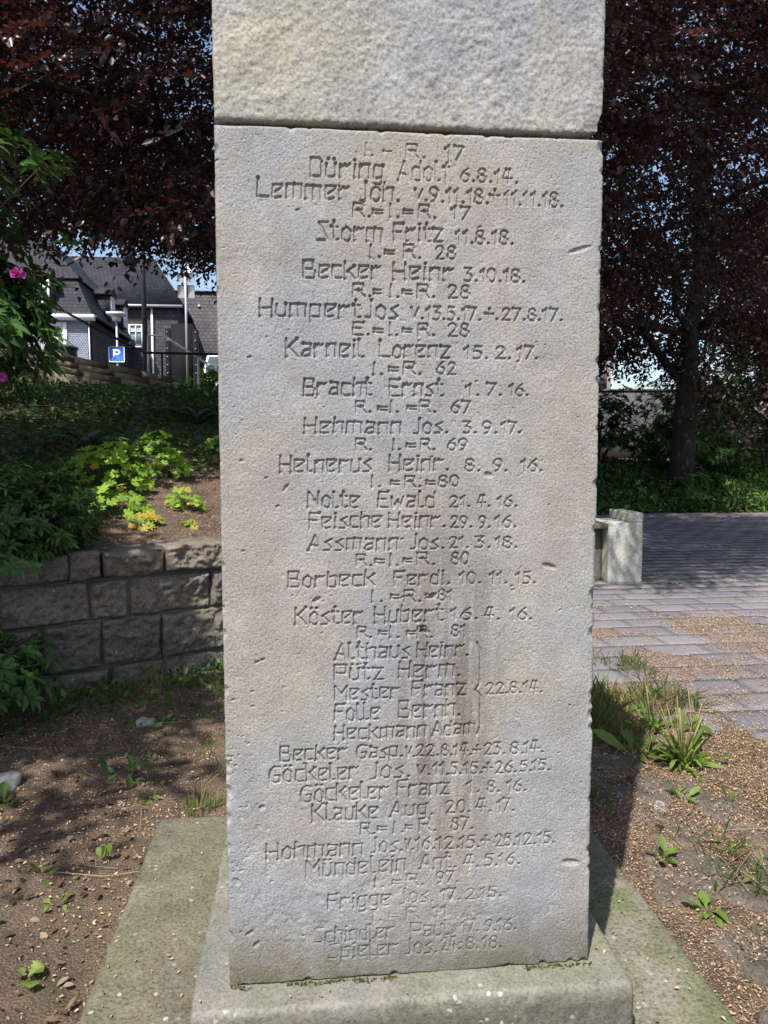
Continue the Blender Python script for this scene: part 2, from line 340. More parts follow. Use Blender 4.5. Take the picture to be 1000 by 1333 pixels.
INS="""I.|-1062|-880|21224|271|50
-|-648|-482|21207|271|50
R.|-166|253|21224|288|60
17|690|1096|21222|290|90
Düring|-2230|-666|20770|381|100
Adolf|-333|777|20753|401|70
6.8.14.|1031|2297|20765|275|90
Lemmer|-3345|-1413|20306|380|100
Joh.|-1149|-317|20293|385|100
v.|36|288|20329|243|100
9.11.18.|356|1648|20306|308|100
+|1682|1888|20362|261|100
11.11.18.|2019|3328|20290|311|80
R.|-1316|-951|19950|290|100
=|-891|-691|19946|274|100
I.|-534|-317|19956|275|100
=|-216|-31|19965|275|100
R.|113|485|19958|276|100
17|831|1240|19962|277|110
Storm|-2085|-693|19446|386|100
Fritz|-435|629|19472|374|100
11.8.18.|935|2207|19449|295|100
I.|-971|-721|19101|276|100
=|-620|-435|19109|261|100
R.|-217|155|19102|294|100
28|487|920|19102|279|100
Becker|-2389|-722|18648|364|110
Heinr|-436|871|18647|368|110
3.10.18.|1128|2477|18637|281|100
R.|-1326|-941|18262|278|100
=|-874|-723|18253|279|100
I.|-538|-318|18259|279|100
=|-234|-48|18265|280|100
R.|88|462|18271|280|100
28|770|1233|18266|281|100
Humpert|-3327|-1178|17811|366|110
Jos|-1044|-353|17807|378|110
v.|-48|207|17805|248|100
13.5.17.|286|1495|17794|282|100
+.|1599|1877|17814|251|100
27.8.17.|1981|3349|17811|260|100
E.|-1330|-978|17440|263|100
=|-877|-691|17430|264|100
I.|-539|-353|17434|281|100
=|-234|-48|17438|265|100
R.|106|464|17443|266|100
28|773|1221|17434|283|100
Karneil|-2780|-1104|16963|377|110
Lorenz|-743|803|16967|348|110
15.|1137|1658|16953|269|100
2.|1842|2181|16960|270|100
17.|2339|2796|16965|271|100
I.|-904|-677|16583|273|100
=|-541|-354|16586|267|100
R.|-218|158|16589|274|100
62|518|932|16611|258|100
Bracht|-2415|-932|16141|357|110
Ernst|-525|657|16134|352|110
1.|1177|1472|16143|261|100
7.|1640|1979|16145|261|100
16.|2165|2588|16148|262|100
R.|-1272|-951|15763|251|100
=|-781|-601|15747|252|100
I.|-526|-338|15765|252|100
=|-133|56|15749|253|100
R.|142|496|15767|253|100
67|849|1266|15752|271|100
Hehmann|-2401|-294|15310|334|100
Jos.|15|764|15310|321|100
3.|1122|1408|15310|256|100
9.|1566|1882|15310|256|100
17.|2005|2428|15310|257|100
R.|-1276|-937|14939|243|100
I.|-476|-294|14938|244|100
=|-150|39|14937|238|100
R.|160|471|14936|245|100
69|766|1201|14935|256|100
Helnerus|-2934|-956|14457|368|100
Heinr.|-528|785|14479|340|100
8.|1169|1502|14461|268|90
9.|1819|2119|14457|269|90
16.|2456|2930|14454|270|90
I.|-957|-734|14124|245|100
=|-501|-322|14104|256|100
R.|-192|161|14119|246|100
=|293|473|14098|257|100
80|560|1024|14114|247|100
Nolte|-2340|-1222|13669|347|100
Ewald|-787|474|13662|342|100
21.|816|1279|13663|242|90
4.|1448|1737|13657|243|100
16.|1914|2358|13653|243|90
Feische|-2321|-737|13218|340|100
Heinr.|-548|713|13213|327|100
29.|843|1317|13195|260|100
9.|1494|1741|13187|261|90
16.|1876|2346|13183|262|90
Assmann|-2350|-358|12723|342|90
Jos.|-64|687|12722|312|100
21.|820|1243|12733|254|90
3.|1409|1745|12724|255|90
18.|1880|2369|12717|256|90
R.|-1273|-946|12362|259|100
=|-860|-670|12354|259|90
I.|-549|-341|12349|277|100
=|-220|-46|12343|278|90
R.|93|478|12355|278|100
80|864|1245|12359|269|100
Borbeck|-2791|-896|11909|343|100
Ferdi.|-429|824|11912|313|100
10.|1060|1538|11917|263|90
11.|1752|2145|11903|264|90
15.|2360|2810|11891|265|90
I.|-967|-690|11540|261|100
=|-506|-342|11530|262|100
R.|-203|164|11523|262|100
=|297|462|11529|263|80
81|568|867|11541|246|80
Köster|-2649|-1159|11060|381|100
Hubert|-865|675|11066|367|100
16.|869|1466|11093|265|100
4.|1634|1974|11074|266|100
16.|2243|2730|11058|267|90
R.|-1264|-952|10726|245|90
=|-779|-612|10713|263|90
I.|-553|-326|10707|264|90
=|-133|42|10695|264|90
R.|95|429|10689|265|100
81|871|1191|10703|266|100
Althaus|-1785|-88|10240|361|100
Heinr.|95|1258|10246|337|100
Pütz|-1788|-694|9776|359|100
Herm.|-327|1071|9780|373|100
Mester|-1791|-345|9317|336|100
Franz|-28|1199|9332|350|100
Folle|-1795|-784|8838|372|100
Bernh.|-327|1076|8853|383|100
Heckmann|-1798|275|8393|338|100
Adam|435|1438|8408|325|100
22.8.14.|1694|3000|9335|260|80
Becker|-3017|-1540|7954|348|110
Gasp.|-1296|-258|7942|323|110
v.|-169|26|7928|253|100
22.|62|579|7936|271|100
8.|650|901|7919|263|100
14.|948|1351|7915|254|100
+|1405|1568|7913|237|100
23.|1658|2141|7902|274|100
8.|2276|2579|7894|275|100
14.|2605|3045|7898|275|90
Göckeler|-3273|-1281|7468|384|100
Jos.|-982|-87|7459|361|100
v.|98|383|7481|254|100
11.|473|813|7464|291|100
5.|867|1119|7463|274|100
15.|1191|1600|7467|274|100
+|1644|1843|7445|275|100
26.|1927|2409|7451|275|100
5.|2518|2775|7460|258|90
15.|2805|3217|7465|258|90
Göckeler|-2574|-595|6978|395|100
Franz|-365|815|7012|363|100
1.|1248|1538|7015|284|90
8.|1738|2011|7000|276|90
16.|2212|2652|6995|277|90
Klauke|-2308|-834|6514|397|100
Aug.|-543|457|6529|346|100
20.|763|1323|6552|294|100
4.|1469|1826|6534|295|90
17.|1979|2375|6526|296|90
R.|-1217|-899|6146|273|100
=|-810|-622|6141|274|100
I.|-490|-223|6142|275|100
=|-169|-26|6143|275|100
R.|153|523|6144|294|100
87.|891|1391|6140|295|100
Hohmann|-3357|-1184|5668|379|100
Jos.|-971|-259|5693|330|100
v.|-170|-8|5720|258|100
16.|63|495|5706|295|100
12.|549|1067|5697|296|100
15.|1092|1548|5685|297|100
+|1613|1785|5692|279|80
25.|1943|2410|5683|289|90
12.|2447|2909|5682|280|90
15.|2964|3355|5690|281|90
Mündelein|-2470|-195|5214|383|100
Ant.|154|1004|5230|342|90
4.|1179|1533|5214|298|80
5.|1679|1991|5222|280|90
16.|2028|2526|5220|281|90
I.|-921|-689|4861|258|90
=|-475|-303|4851|259|80
R.|-152|244|4849|278|70
97.|552|1042|4871|270|90
Frigge|-1986|-547|4412|350|100
Jos.|-303|462|4431|335|60
17.|662|1099|4443|280|90
2.|1245|1557|4443|263|80
15.|1593|2090|4439|263|70
I.|-959|-745|4047|279|50
=|-548|-368|4038|280|35
R|-152|119|4048|280|45
11|481|791|4043|281|60
Schindler|-2293|-459|3619|352|75
Paul|-44|829|3591|356|60
17.|1158|1544|3639|283|80
9.|1710|1961|3620|284|80
16.|2006|2451|3618|285|80
Spieler|-1961|-387|3204|354|80
Jos.|-170|557|3186|357|70
24.|666|1124|3220|302|80
8.|1271|1547|3215|284|80
18.|1658|2102|3206|285|80"""
BW,BD=.85,.85; BH=1.9071                       # the inscribed block
def face_relief():
    step=.0013; nx=int(BW/step); nz=int(BH/step); xs=np.linspace(-BW/2,BW/2,nx+1); zs=np.linspace(0,BH,nz+1)
    D=np.zeros((nx+1,nz+1))
    XX,ZZ=np.meshgrid(xs,zs,indexing='ij'); P=np.stack([XX.ravel(),ZZ.ravel()],1)
    D+=(fbm(P,300,2,3)*.00062+fbm(P,70,3,4)*.00045+fbm(P,5,3,5)*.0016+np.maximum(0,noise(P,170,41)-.62)*.0035).reshape(D.shape)
    er=sstep(.05,.5,fbm(P,5,4,6)).reshape(D.shape)*sstep(1.45,1.9,ZZ)+.8*sstep(.62,.1,ZZ)*sstep(-.35,.3,fbm(P,6,4,8)).reshape(D.shape)
    D+=er*(fbm(P,60,4,9)*.0016+np.maximum(0,fbm(P,45,4,10)-.12)*.006).reshape(D.shape)
    Gd=np.zeros_like(D)
    def seg(x0,z0,x1,z1,hw,dep):
        m=hw*1.6
        i0=max(0,int((min(x0,x1)-m+BW/2)/BW*nx)); i1=min(nx,int((max(x0,x1)+m+BW/2)/BW*nx)+1)
        j0=max(0,int((min(z0,z1)-m)/BH*nz)); j1=min(nz,int((max(z0,z1)+m)/BH*nz)+1)
        if i1<=i0 or j1<=j0: return
        x=XX[i0:i1+1,j0:j1+1]-x0; z=ZZ[i0:i1+1,j0:j1+1]-z0; dx,dz=x1-x0,z1-z0; l2=dx*dx+dz*dz+1e-12
        t=np.clip((x*dx+z*dz)/l2,0,1); d=np.hypot(x-t*dx,z-t*dz)
        v=np.clip((1.30-d/hw)*1.7,0,1)*dep
        Gd[i0:i1+1,j0:j1+1]=np.maximum(Gd[i0:i1+1,j0:j1+1],v)
    rr=random.Random(5)
    for ln in INS.split('\n'):
        t,a,b,z,h,s=ln.split('|'); a,b,z,h,s=int(a)*1e-4,int(b)*1e-4,int(z)*1e-4-.27,int(h)*1e-4,int(s)/100
        gap=.2; nat=sum(GL[c][0] for c in t)+gap*(len(t)-1); k=(b-a)/max(nat,.1)
        if len(t)==1 and t=='I': k=h
        hw=.0016+.020*h; dep=(.0036+.042*h)*s; x=a
        for c in t:
            g=GL[c]; jz=rr.uniform(-.03,.03)*h; sl=rr.uniform(-.02,.05)*h; wob=lambda:rr.uniform(-.018,.018)*h
            for pl in g[1]:
                q=[(x+p*k+sl*r+wob(),z+r*h+jz+wob()) for p,r in pl]
                for (x0,z0),(x1,z1) in zip(q[:-1],q[1:]): seg(x0,z0,x1,z1,hw*rr.uniform(.85,1.15),dep*rr.uniform(.8,1.15))
                if len(pl)<5: seg(q[0][0],q[0][1],q[0][0],q[0][1]+.001,hw*1.5,dep*1.2)
            for p,r in (g[2] if len(g)>2 else []): seg(x+p*k,z+r*h,x+p*k+.0006,z+r*h,hw*1.35,dep*1.15)
            x+=(g[0]+gap)*k
    for q in ([(.146,1.056),(.154,1.035),(.154,.96),(.143,.945),(.155,.93),(.156,.86),(.147,.838)],):
        for (x0,z0),(x1,z1) in zip(q[:-1],q[1:]): seg(x0,z0-.27,x1,z1-.27,.0026,.0052)
    Gd*=1-.55*np.clip(er,0,1)*(noise(P,40,77).reshape(D.shape)*.5+.5)
    # knocks and pits
    for (x,z,rx,rz,dp,an) in [(-.218,1.162,.012,.006,.006,.5),(-.283,1.412,.012,.004,.004,.9),(.17,1.438,.011,.007,.005,-.4),(.313,1.228,.018,.007,.006,-.3),(.376,.519,.024,.009,.006,-.1),
        (.373,1.938,.03,.006,.004,.3),(-.351,1.025,.007,.004,.005,.4),(-.339,1.030,.006,.004,.005,.3),(-.345,.69,.008,.007,.005,.5),(-.377,1.471,.006,.004,.003,0),(.043,1.165,.012,.007,.007,.5),(.025,1.084,.014,.006,.006,-.3),
        (.02,1.09,.006,.01,.005,0),(-.377,.396,.012,.005,.005,.6),(-.362,.368,.011,.006,.005,.8),(-.405,.52,.008,.012,.004,.8),(.32,1.97,.05,.03,.0015,.2),(.30,1.68,.04,.025,.0012,.3),(.33,.41,.016,.016,.001,0)]:
        c,s_=math.cos(an),math.sin(an); dx,dz=XX-x,ZZ-(z-.27); u=(dx*c+dz*s_)/rx; v=(-dx*s_+dz*c)/rz
        D+=dp*np.clip(1.2-(u*u+v*v),0,1)
    for k in range(170):
        x=rr.uniform(-.42,.42); z=rr.uniform(0,1.9) if k<110 else rr.uniform(.1,.7); x=x if k<110 else -.42+abs(rr.gauss(0,.05)); r=rr.choice([.0014,.0017,.002,.0024,.0034]); 
        i0,i1=int((x-3*r+BW/2)/BW*nx),int((x+3*r+BW/2)/BW*nx)+1; j0,j1=int((z-3*r)/BH*nz),int((z+3*r)/BH*nz)+1
        i0,j0=max(i0,0),max(j0,0); e=rr.uniform(1,2.2)
        dx=(XX[i0:i1,j0:j1]-x); dz=(ZZ[i0:i1,j0:j1]-z); D[i0:i1,j0:j1]+=r*.9*np.clip(1.3-((dx+dz*.5)/e/r)**2-((dz-dx*.4)/r)**2,0,1)
    D+=Gd
    # edges worn round, bottom and sides bruised
    ed=np.minimum(np.minimum(XX+BW/2,BW/2-XX),np.minimum(ZZ,BH-ZZ)); R=.006+.007*np.clip(fbm(P,9,3,12).reshape(D.shape)+.25,0,1)
    q=np.clip(R-ed,0,R); D+=R-np.sqrt(np.maximum(R*R-q*q,0))
    for x,z,r in [(sg*.425,rr.uniform(.03,1.88),rr.uniform(.006,.015)) for sg in (-1,1) for _ in range(16)]+[(rr.uniform(-.42,.42),zz,rr.uniform(.006,.014)) for zz in (0.,1.907) for _ in range(9)]+[(.425,.89,.020),(.425,.86,.014),(.425,.80,.02),(.425,.655,.016),(.425,.635,.015),(.425,.607,.018),(.425,.575,.015),(.425,.28,.014),(-.425,.52,.016),(-.425,.46,.02),(-.425,.40,.016),(-.425,.33,.014),(-.425,.12,.016),(-.425,1.2,.008),(.425,1.62,.01),(.425,1.89,.02)]:
        D+=.7*np.clip(r-np.hypot((XX-x)*1.1,(ZZ-z)),0,r)
    return xs,zs,D
def inscribed_block(parent):
    xs,zs,D=face_relief(); nx,nz=len(xs),len(zs)
    XX,ZZ=np.meshgrid(xs,zs,indexing='ij'); edge=np.clip(1-np.minimum(XX+BW/2,BW/2-XX)/.02,0,1)
    jag=noise(np.stack([ZZ.ravel(),XX.ravel()*0],1),70,31).reshape(D.shape)*.0012+np.maximum(0,D-.008)*.35
    V=np.stack([XX-np.sign(XX)*edge*np.abs(jag),D,ZZ],-1).reshape(-1,3); i=(np.arange(nx-1)[:,None]*nz+np.arange(nz-1)[None]).ravel()
    F=np.stack([i,i+nz,i+nz+1,i+1],1)
    # sides, top and back hang on the front's border
    ring=np.concatenate([np.arange(nx)*nz, (nx-1)*nz+np.arange(1,nz), (np.arange(nx-2,-1,-1))*nz+nz-1, np.arange(nz-2,0,-1)])
    n0=len(V); m=len(ring); Rv=V[ring]; cols_=[.02,.06,.15,.3,.5,.7,BD]
    prev=ring; Vs=[V]; Fs=[F]
    for k,y in enumerate(cols_):
        r2=Rv.copy(); r2[:,1]=y; rough=noise(np.stack([Rv[:,0]*3+Rv[:,2],np.full(m,y*9)],1),6,50)*.003
        c=np.array([0,0,BH/2]); side=np.abs(Rv[:,0])>BW/2-.02; r2[:,0]=np.where(side,np.sign(r2[:,0])*BW/2+rough*.6,r2[:,0])
        cur=n0+k*m+np.arange(m); Vs.append(r2); nx_=np.roll(cur,-1); Fs.append(np.stack([prev,cur,nx_,np.roll(prev,-1)],1)); prev=cur
    Vs.append(np.array([[0,BD,BH/2]])); cc=n0+len(cols_)*m
    T=np.stack([prev,np.full(m,cc),np.roll(prev,-1)],1)
    return mesh_obj('inscribed_block',np.vstack(Vs),[np.vstack(Fs),T],M_pillar,parent,True,loc=(0,0,.27))
memorial=empty('war_memorial',(0,0,0),label='tall sandstone memorial pillar engraved with names and dates on a stepped mossy base',cat='memorial')
def rough_block(name,size,nseg,r,loc,mat,parent,amp,sc,seed,fine=.0,rz=0):
    V,F,N=round_box(size,nseg,r); Q=V+np.array([seed*3.1,seed*1.7,0])
    V=V+N*(fbm(Q,sc,4,seed)*amp+(fbm(Q,sc*9,3,seed+3)*fine if fine else 0))[:,None]
    return mesh_obj(name,V,F,mat,parent,True,loc=loc,rz=rz)
rough_block('base_slab',(1.63,1.63,.40),(150,150,30),.022,(0,.425,-.11),M_base,memorial,.006,4,2,.0035)
rough_block('plinth',(1.012,1.012,.20),(170,170,40),.016,(0,.425,.17),M_plinth,memorial,.005,5,5,.0026)
inscribed_block(memorial)
V,F,N=round_box((.848,.848,1.17),(300,24,410),.012); Q=V+np.array([3,1,7.])
dsp=fbm(Q,4,3,21)*.006+np.abs(fbm(Q,24,4,22,.65))*.0034*(.25+1.3*sstep(-.15,.3,fbm(Q,2.6,2,27)))+fbm(Q,120,3,23,.75)*.0023
rgt=np.clip((V[:,0]-.385)/.02,0,1)*np.clip(1-np.abs(V[:,2])/2,0,1)
dsp=dsp-.016*sstep(.0,1,np.clip((np.hypot((V[:,0]-.43)*.8,V[:,2]+.585)-.0)/.07,0,1)*-1+1)-.022*np.clip(1-np.hypot(V[:,0]-.43,V[:,2]-.20)/.03,0,1)
V=V+N*dsp[:,None]
mesh_obj('top_block',V,F,M_top,memorial,True,loc=(0,.425,2.181+.585+.004))
jb=rough_block('joint',(.80,.80,.02),(40,40,2),.004,(0,.425,2.179),simple('joint_mortar',(.12,.11,.08)),memorial,.003,30,9)

# ------------------------------------------------------------------ the lie of the land
P0=np.array([-.841,3.701]); WU=np.array([.869,.495]); WN=np.array([-.495,.869]); WH=.88
def land(x,y):
    x=np.asarray(x,float);y=np.asarray(y,float); q=np.stack([x-P0[0],y-P0[1]],-1); s=q@WU; d=q@WN
    b=x-(-.24+.15*(y+1.7)); M=1-sstep(-.7,1.1,b)
    up=WH-.06+.25*np.clip(d-.25,0,None); cap=2.42+.035*np.clip(d-8,0,14); k=.35
    hh=np.clip(.5+.5*(cap-up)/k,0,1); up=cap*(1-hh)+up*hh-k*hh*(1-hh)
    z=np.where(d>.12,M*up,0.)
    P=np.stack([np.ravel(x),np.ravel(y)],1)
    n=(fbm(P,1.1,3,61)*.035+fbm(P,7,3,62)*.012).reshape(z.shape)
    near=np.exp(-((np.maximum(np.abs(x),0)/2.6)**4))
    pav=sstep(0.,.5,paved(x,y))
    bank=.95*sstep(16.0,20.5,y-.0*x)+.010*np.clip(y-18,0,60)
    flat=np.where(d>.12,0,1)*(1-M*0)
    z=z+n*(1-pav)-.045*pav*np.where(z>.3,0,1)+bank*(1-M)
    return z
def paved(x,y):
    """>0 inside the paved square, metres from its ragged edge"""
    P=np.stack([np.ravel(x),np.ravel(y)],1); r=(fbm(P,1.6,3,71)*.22).reshape(np.shape(x))
    a=np.maximum(x-2.02+r, np.minimum(x-.9+r,y-3.75+r)); return np.minimum(a,16.0-y)
def axis(parts):
    o=[]
    for a,b,h in parts: o.append(np.arange(a,b,h))
    return np.concatenate(o)
far=np.geomspace(1,500,14)
gx=np.concatenate([-9-far[::-1],axis([(-9,-3,.12),(-3,3,.035),(3,16,.13)]),16+far]); gy=np.concatenate([-4-far[::-1],axis([(-4,-1,.12),(-1,5.5,.035),(5.5,9,.08),(9,24,.2),(24,60,1.5)]),60+far])
gX,gY=np.meshgrid(gx,gy,indexing='ij'); gZ=land(gX,gY)
def soil():
    m,t,b,o=newmat('soil_with_husks'); g=G(t)
    c=g.ramp(g.noise(5,7,.7),(.3,(.045,.034,.025)),(.5,(.095,.07,.05)),(.7,(.16,.115,.08)))
    h=g.vor(120,rnd=1.); hk=g.ramp(g.vor(120,out=1),(0,(.19,.115,.075)),(.5,(.28,.18,.12)),(1,(.38,.27,.19)))
    f=g.math('MULTIPLY',g.math('LESS_THAN',h,.42),g.rng(g.noise(2.6,4,.65),.34,.50)); f=g.math('MULTIPLY',f,g.rng(g.sep()[0],-.9,-.6,.45,1.)); c=g.mix(f,c,hk)
    fw=g.rng(g.noise(.9,3),.58,.68); c=g.mix(g.math('MULTIPLY',fw,.3),c,(.05,.06,.025))
    g.put(b.inputs['Base Color'],c); b.inputs['Roughness'].default_value=.95; g.bump(b,g.math('ADD',g.noise(60,5,.7),g.math('MULTIPLY',h,-.5)),.012)
    return m
M_soil=soil()
i=(np.arange(len(gx)-1)[:,None]*len(gy)+np.arange(len(gy)-1)[None]).ravel()
gnd=mesh_obj('ground',np.stack([gX,gY,gZ],-1).reshape(-1,3),np.stack([i,i+len(gy),i+len(gy)+1,i+1],1),M_soil); tag(gnd,kind='structure')

# ------------------------------------------------------------------ paved square
def pavemat():
    m,t,b,o=newmat('concrete_paver'); g=G(t); a=g.attr()
    c=g.ramp(a,(0,(.150,.144,.158)),(.35,(.170,.164,.178)),(.7,(.186,.172,.178)),(1,(.20,.194,.206)))
    c=g.mix(1.,c,g.ramp(g.noise(1.1,4),(.3,.84),(.7,1.08)),'MULTIPLY'); c=g.mix(1.,c,g.ramp(g.noise(140,3,.7),(.3,.72),(.7,1.18)),'MULTIPLY')
    g.put(b.inputs['Base Color'],c); b.inputs['Roughness'].default_value=.85; g.bump(b,g.noise(200,3),.002); return m
M_pave=pavemat()
pv=MB(); ny0=0
for r in range(-9,54):
    y=r*.30+.15
    for k in range(-3,43):
        x=.3+k*.45+(.225 if r%2 else 0.)
        if y>16.1: continue
        if paved(np.array([x]),np.array([y]))[0]<-.45: continue
        if y>9 and x<1.5: continue
        near=y<6
        V,F,N=round_box((.443,.293,.08),(6,4,2) if near else (3,2,1),.006)
        tl=RNG.normal(size=2)*.004; V[:,2]+=V[:,0]*tl[0]+V[:,1]*tl[1]; 
        pv.add(V+np.array([x,y,-.035+RNG.normal()*.0015]),F,tint=RNG.random())
pav=pv.build('paved_square',M_pave,smooth=True); tag(pav,kind='structure')
# rough old stones beside the steps
rs=MB(); STN=[]
for (x,y,a,b_,rz) in [(1.02,1.50,.34,.26,.3),(1.32,1.42,.30,.26,-.2),(1.20,1.12,.36,.30,.1),(1.52,1.14,.30,.34,.4),(1.66,1.55,.32,.3,-.3),(1.12,.74,.38,.32,-.15),(1.50,.74,.38,.3,.2),(1.86,1.05,.34,.36,.1),(1.84,.62,.36,.34,-.3),(1.14,.36,.30,.30,.35),(1.46,.34,.36,.32,-.1),(1.80,.22,.32,.34,.2),(1.05,-.02,.26,.3,0),(1.36,-.06,.34,.32,.25),(1.25,1.86,.36,.3,-.1),(1.6,1.95,.34,.3,.2),(1.0,2.0,.3,.28,.4),(1.72,-.18,.34,.3,.1),(2.14,.84,.3,.34,.2),(2.12,.42,.3,.36,-.2),(2.1,1.3,.32,.3,.1)]:
    V,F,N=round_box((a,b_,.14),(34,30,6),.03); s_=RNG.uniform(0,50); Q=V+s_
    an=np.arctan2(V[:,1],V[:,0]); rad=1+.12*np.sin(3*an+s_)+.08*np.sin(5*an+2*s_); V[:,:2]*=rad[:,None]
    V=V+N*(fbm(Q,9,4,5)*.024+fbm(Q,38,4,6)*.011)[:,None]; STN.append((x,y,a/2,b_/2)); c,s2=math.cos(rz),math.sin(rz)
    V=V@np.array([[c,s2,0],[-s2,c,0],[0,0,1]])+np.array([x,y,-.055+RNG.uniform(-.012,.01)]); rs.add(V,F,tint=RNG.random())
rough=rs.build('rough_paving',stonemat('rough_dark_stone',((.075,.065,.054),(.105,.09,.074),(.135,.112,.088),(.11,.09,.064)),grain=90,gv=.55,spots=40.,bumpd=.004),smooth=True); tag(rough,kind='structure')

# ------------------------------------------------------------------ retaining wall
def wallmat():
    def st(g,c):
        x,y,z=g.sep(); f=g.math('MULTIPLY',g.rng(z,.4,.05),g.rng(g.noise(5,4),.4,.6)); c=g.mix(g.math('MULTIPLY',f,.5),c,(.06,.065,.045)); return g.mix(1.,c,g.ramp(g.attr(),(0,(.62,.60,.60)),(.35,(.92,.87,.80)),(.65,(.75,.76,.74)),(1,(1.05,.97,.88))),'MULTIPLY')
    return stonemat('quarry_faced_sandstone',((.125,.115,.105),(.165,.15,.135),(.195,.17,.145),(.155,.148,.14)),grain=70,gv=.5,yellow=(.20,.19,.12),ymask=lambda g:g.rng(g.noise(2.,2),.5,.7),stain=st,spots=26.,bumpd=.005)
M_wall=wallmat()
wall=empty('retaining_wall',(P0[0],P0[1],0),math.atan2(WU[1],WU[0]),label='low retaining wall of rough grey brown sandstone blocks below the planted slope',cat='wall')
courses=[(-.12,.118,[-3.4,-2.9,-2.35,-1.8,-1.2,-.76,-.40,.15,.7,1.3,1.75]),(.118,.425,[-3.4,-2.7,-2.1,-1.55,-1.17,-.81,-.42,.22,.8,1.3,1.75]),(.425,.685,[-3.4,-3.0,-2.4,-1.9,-1.4,-.87,-.625,-.07,.5,1.1,1.75])]
bl=MB(); cp=MB()
def wall_stone(mb,s0,s1,z0,z1,front,dep,amp):
    W_,H_=s1-s0-.014,z1-z0-.012; V,F,N=round_box((W_,dep,H_),(int(W_/.008),6,int(H_/.008)),.006); se=RNG.uniform(0,90); Q=V+se
    fr=np.clip(-N[:,1],0,1); e=np.minimum(W_/2-np.abs(V[:,0]),H_/2-np.abs(V[:,2])); bul=sstep(0,.022,e)
    rd=1-np.abs(fbm(Q*np.array([1,1,1.3]),7,4,5)); dsp=fr*(bul*(.026+amp*1.5*fbm(Q,6,4,3)+.05*(rd-.8)-.02*np.abs(fbm(Q*np.array([1,1,1.6]),13,3,14)))+.020*fbm(Q,24,4,4,.6)*bul)+fbm(Q,22,3,8)*.006
    V=V+N*dsp[:,None]; V[:,0]+=fbm(Q*np.array([.3,1,1]),9,3,41)*.016; V[:,2]+=fbm(Q*np.array([1,1,.3]),9,3,42)*.014; V=V+np.array([(s0+s1)/2,front+dep/2,(z0+z1)/2]); mb.add(V,F,tint=RNG.random())
for z0,z1,js in courses:
    for a,b_ in zip(js[:-1],js[1:]): wall_stone(bl,a,b_,z0,z1,RNG.uniform(-.008,.012),.30,.030)
for a,b_ in zip([-3.4,-2.75,-2.1,-1.55,-1.0,-.80,-.40,.05,.62,1.2],[-2.75,-2.1,-1.55,-1.0,-.80,-.40,.05,.62,1.2,1.75]): wall_stone(cp,a,b_,.695,.875+RNG.uniform(-.012,.01),-.035+RNG.uniform(-.01,.01),.40,.026)
bl.build('block_courses',M_wall,wall,True); cp.build('coping',M_wall,wall,True)
mo=MB(); mo.box((-.82,.155,.33),(5.1,.26,.72)); mo.build('mortar',simple('lime_mortar',(.17,.16,.145),.95,var=.25,scale=20,bump=.004),wall)

# ------------------------------------------------------------------ bench at the edge of the square
M_conc=stonemat('terrazzo_concrete',((.37,.36,.325),(.41,.40,.37),(.38,.38,.32),(.43,.42,.39)),grain=75,gv=.5,yellow=(.27,.29,.19),ymask=lambda g:g.rng(g.noise(2.5,2),.5,.66),bumpd=.003)
M_cdark=stonemat('shade_dark_concrete',((.085,.085,.075),(.11,.11,.095),(.10,.10,.08),(.13,.125,.115)),grain=75,gv=.5,yellow=(.085,.09,.06),bumpd=.003)  # shade over the bench's left part, put into a darker concrete colour
bench=empty('concrete_bench',(3.37,6.63,0),math.radians(-1),label='low pale concrete bench with raised back edge standing on the paved square',cat='bench')
V,F,N=round_box((.40,.62,.70),(16,24,28),.012); mesh_obj('end_block',V+N*(fbm(V+3,30,3,3)*.003)[:,None],F,M_conc,bench,True,loc=(0,.31,.345))
V,F,N=round_box((.165,.62,.115),(10,24,8),.010); mesh_obj('raised_edge',V+N*(fbm(V+9,30,3,3)*.003)[:,None],F,M_conc,bench,True,loc=(.118,.31,.748))
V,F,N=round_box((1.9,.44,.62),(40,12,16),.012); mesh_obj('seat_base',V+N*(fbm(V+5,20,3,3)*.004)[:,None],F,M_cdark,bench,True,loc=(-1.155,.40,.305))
V,F,N=round_box((1.9,.60,.07),(40,14,4),.012); mesh_obj('seat',V+N*(fbm(V+7,20,3,3)*.003)[:,None],F,M_cdark,bench,True,loc=(-1.155,.315,.652))  # overhang shaped to help keep the left segment in shade

# ------------------------------------------------------------------ husks fallen from the beeches (nobody could count them)
def scatter(n,x0,x1,y0,y1,fn):
    P=np.stack([RNG.uniform(x0,x1,n),RNG.uniform(y0,y1,n)],1); p=fn(P); return P[RNG.random(n)<p]
def in_base(P): return (np.abs(P[:,0])<.83)&(np.abs(P[:,1]-.425)<.83)
def husk_density(P):
    x,y=P[:,0],P[:,1]; pd=paved(x,y); n=fbm(P,1.5,4,91)+.35*fbm(P,9,3,92)
    edge=np.exp(-(np.clip(pd-.1,0,9)/1.0)**1.3)
    joint=np.maximum(np.exp(-((np.abs((y/.30)%1-.5)-.5)/.10)**2), 0)
    p=np.where(pd>0, .15*joint+.06+edge*1.3*sstep(-.25,.22,n-.02)+.55*sstep(.12,.3,n)*np.exp(-np.clip(pd-2.8,0,9)), .62+.5*n)
    q=np.stack([x-P0[0],y-P0[1]],-1); d=q@WN; s=q@WU; L=x<-.8
    p=np.where(L&(d<0),.30+.45*n,p); p=np.where(L&(d>0),np.clip(.7+.5*n,0,1)*(d>.4),p); p=np.where(L&(d>0)&(d<.4),.18,p)
    p=np.where((d>-.06)&(d<.06)&L,0,p)
    return np.clip(p,0,1)*~in_base(P)
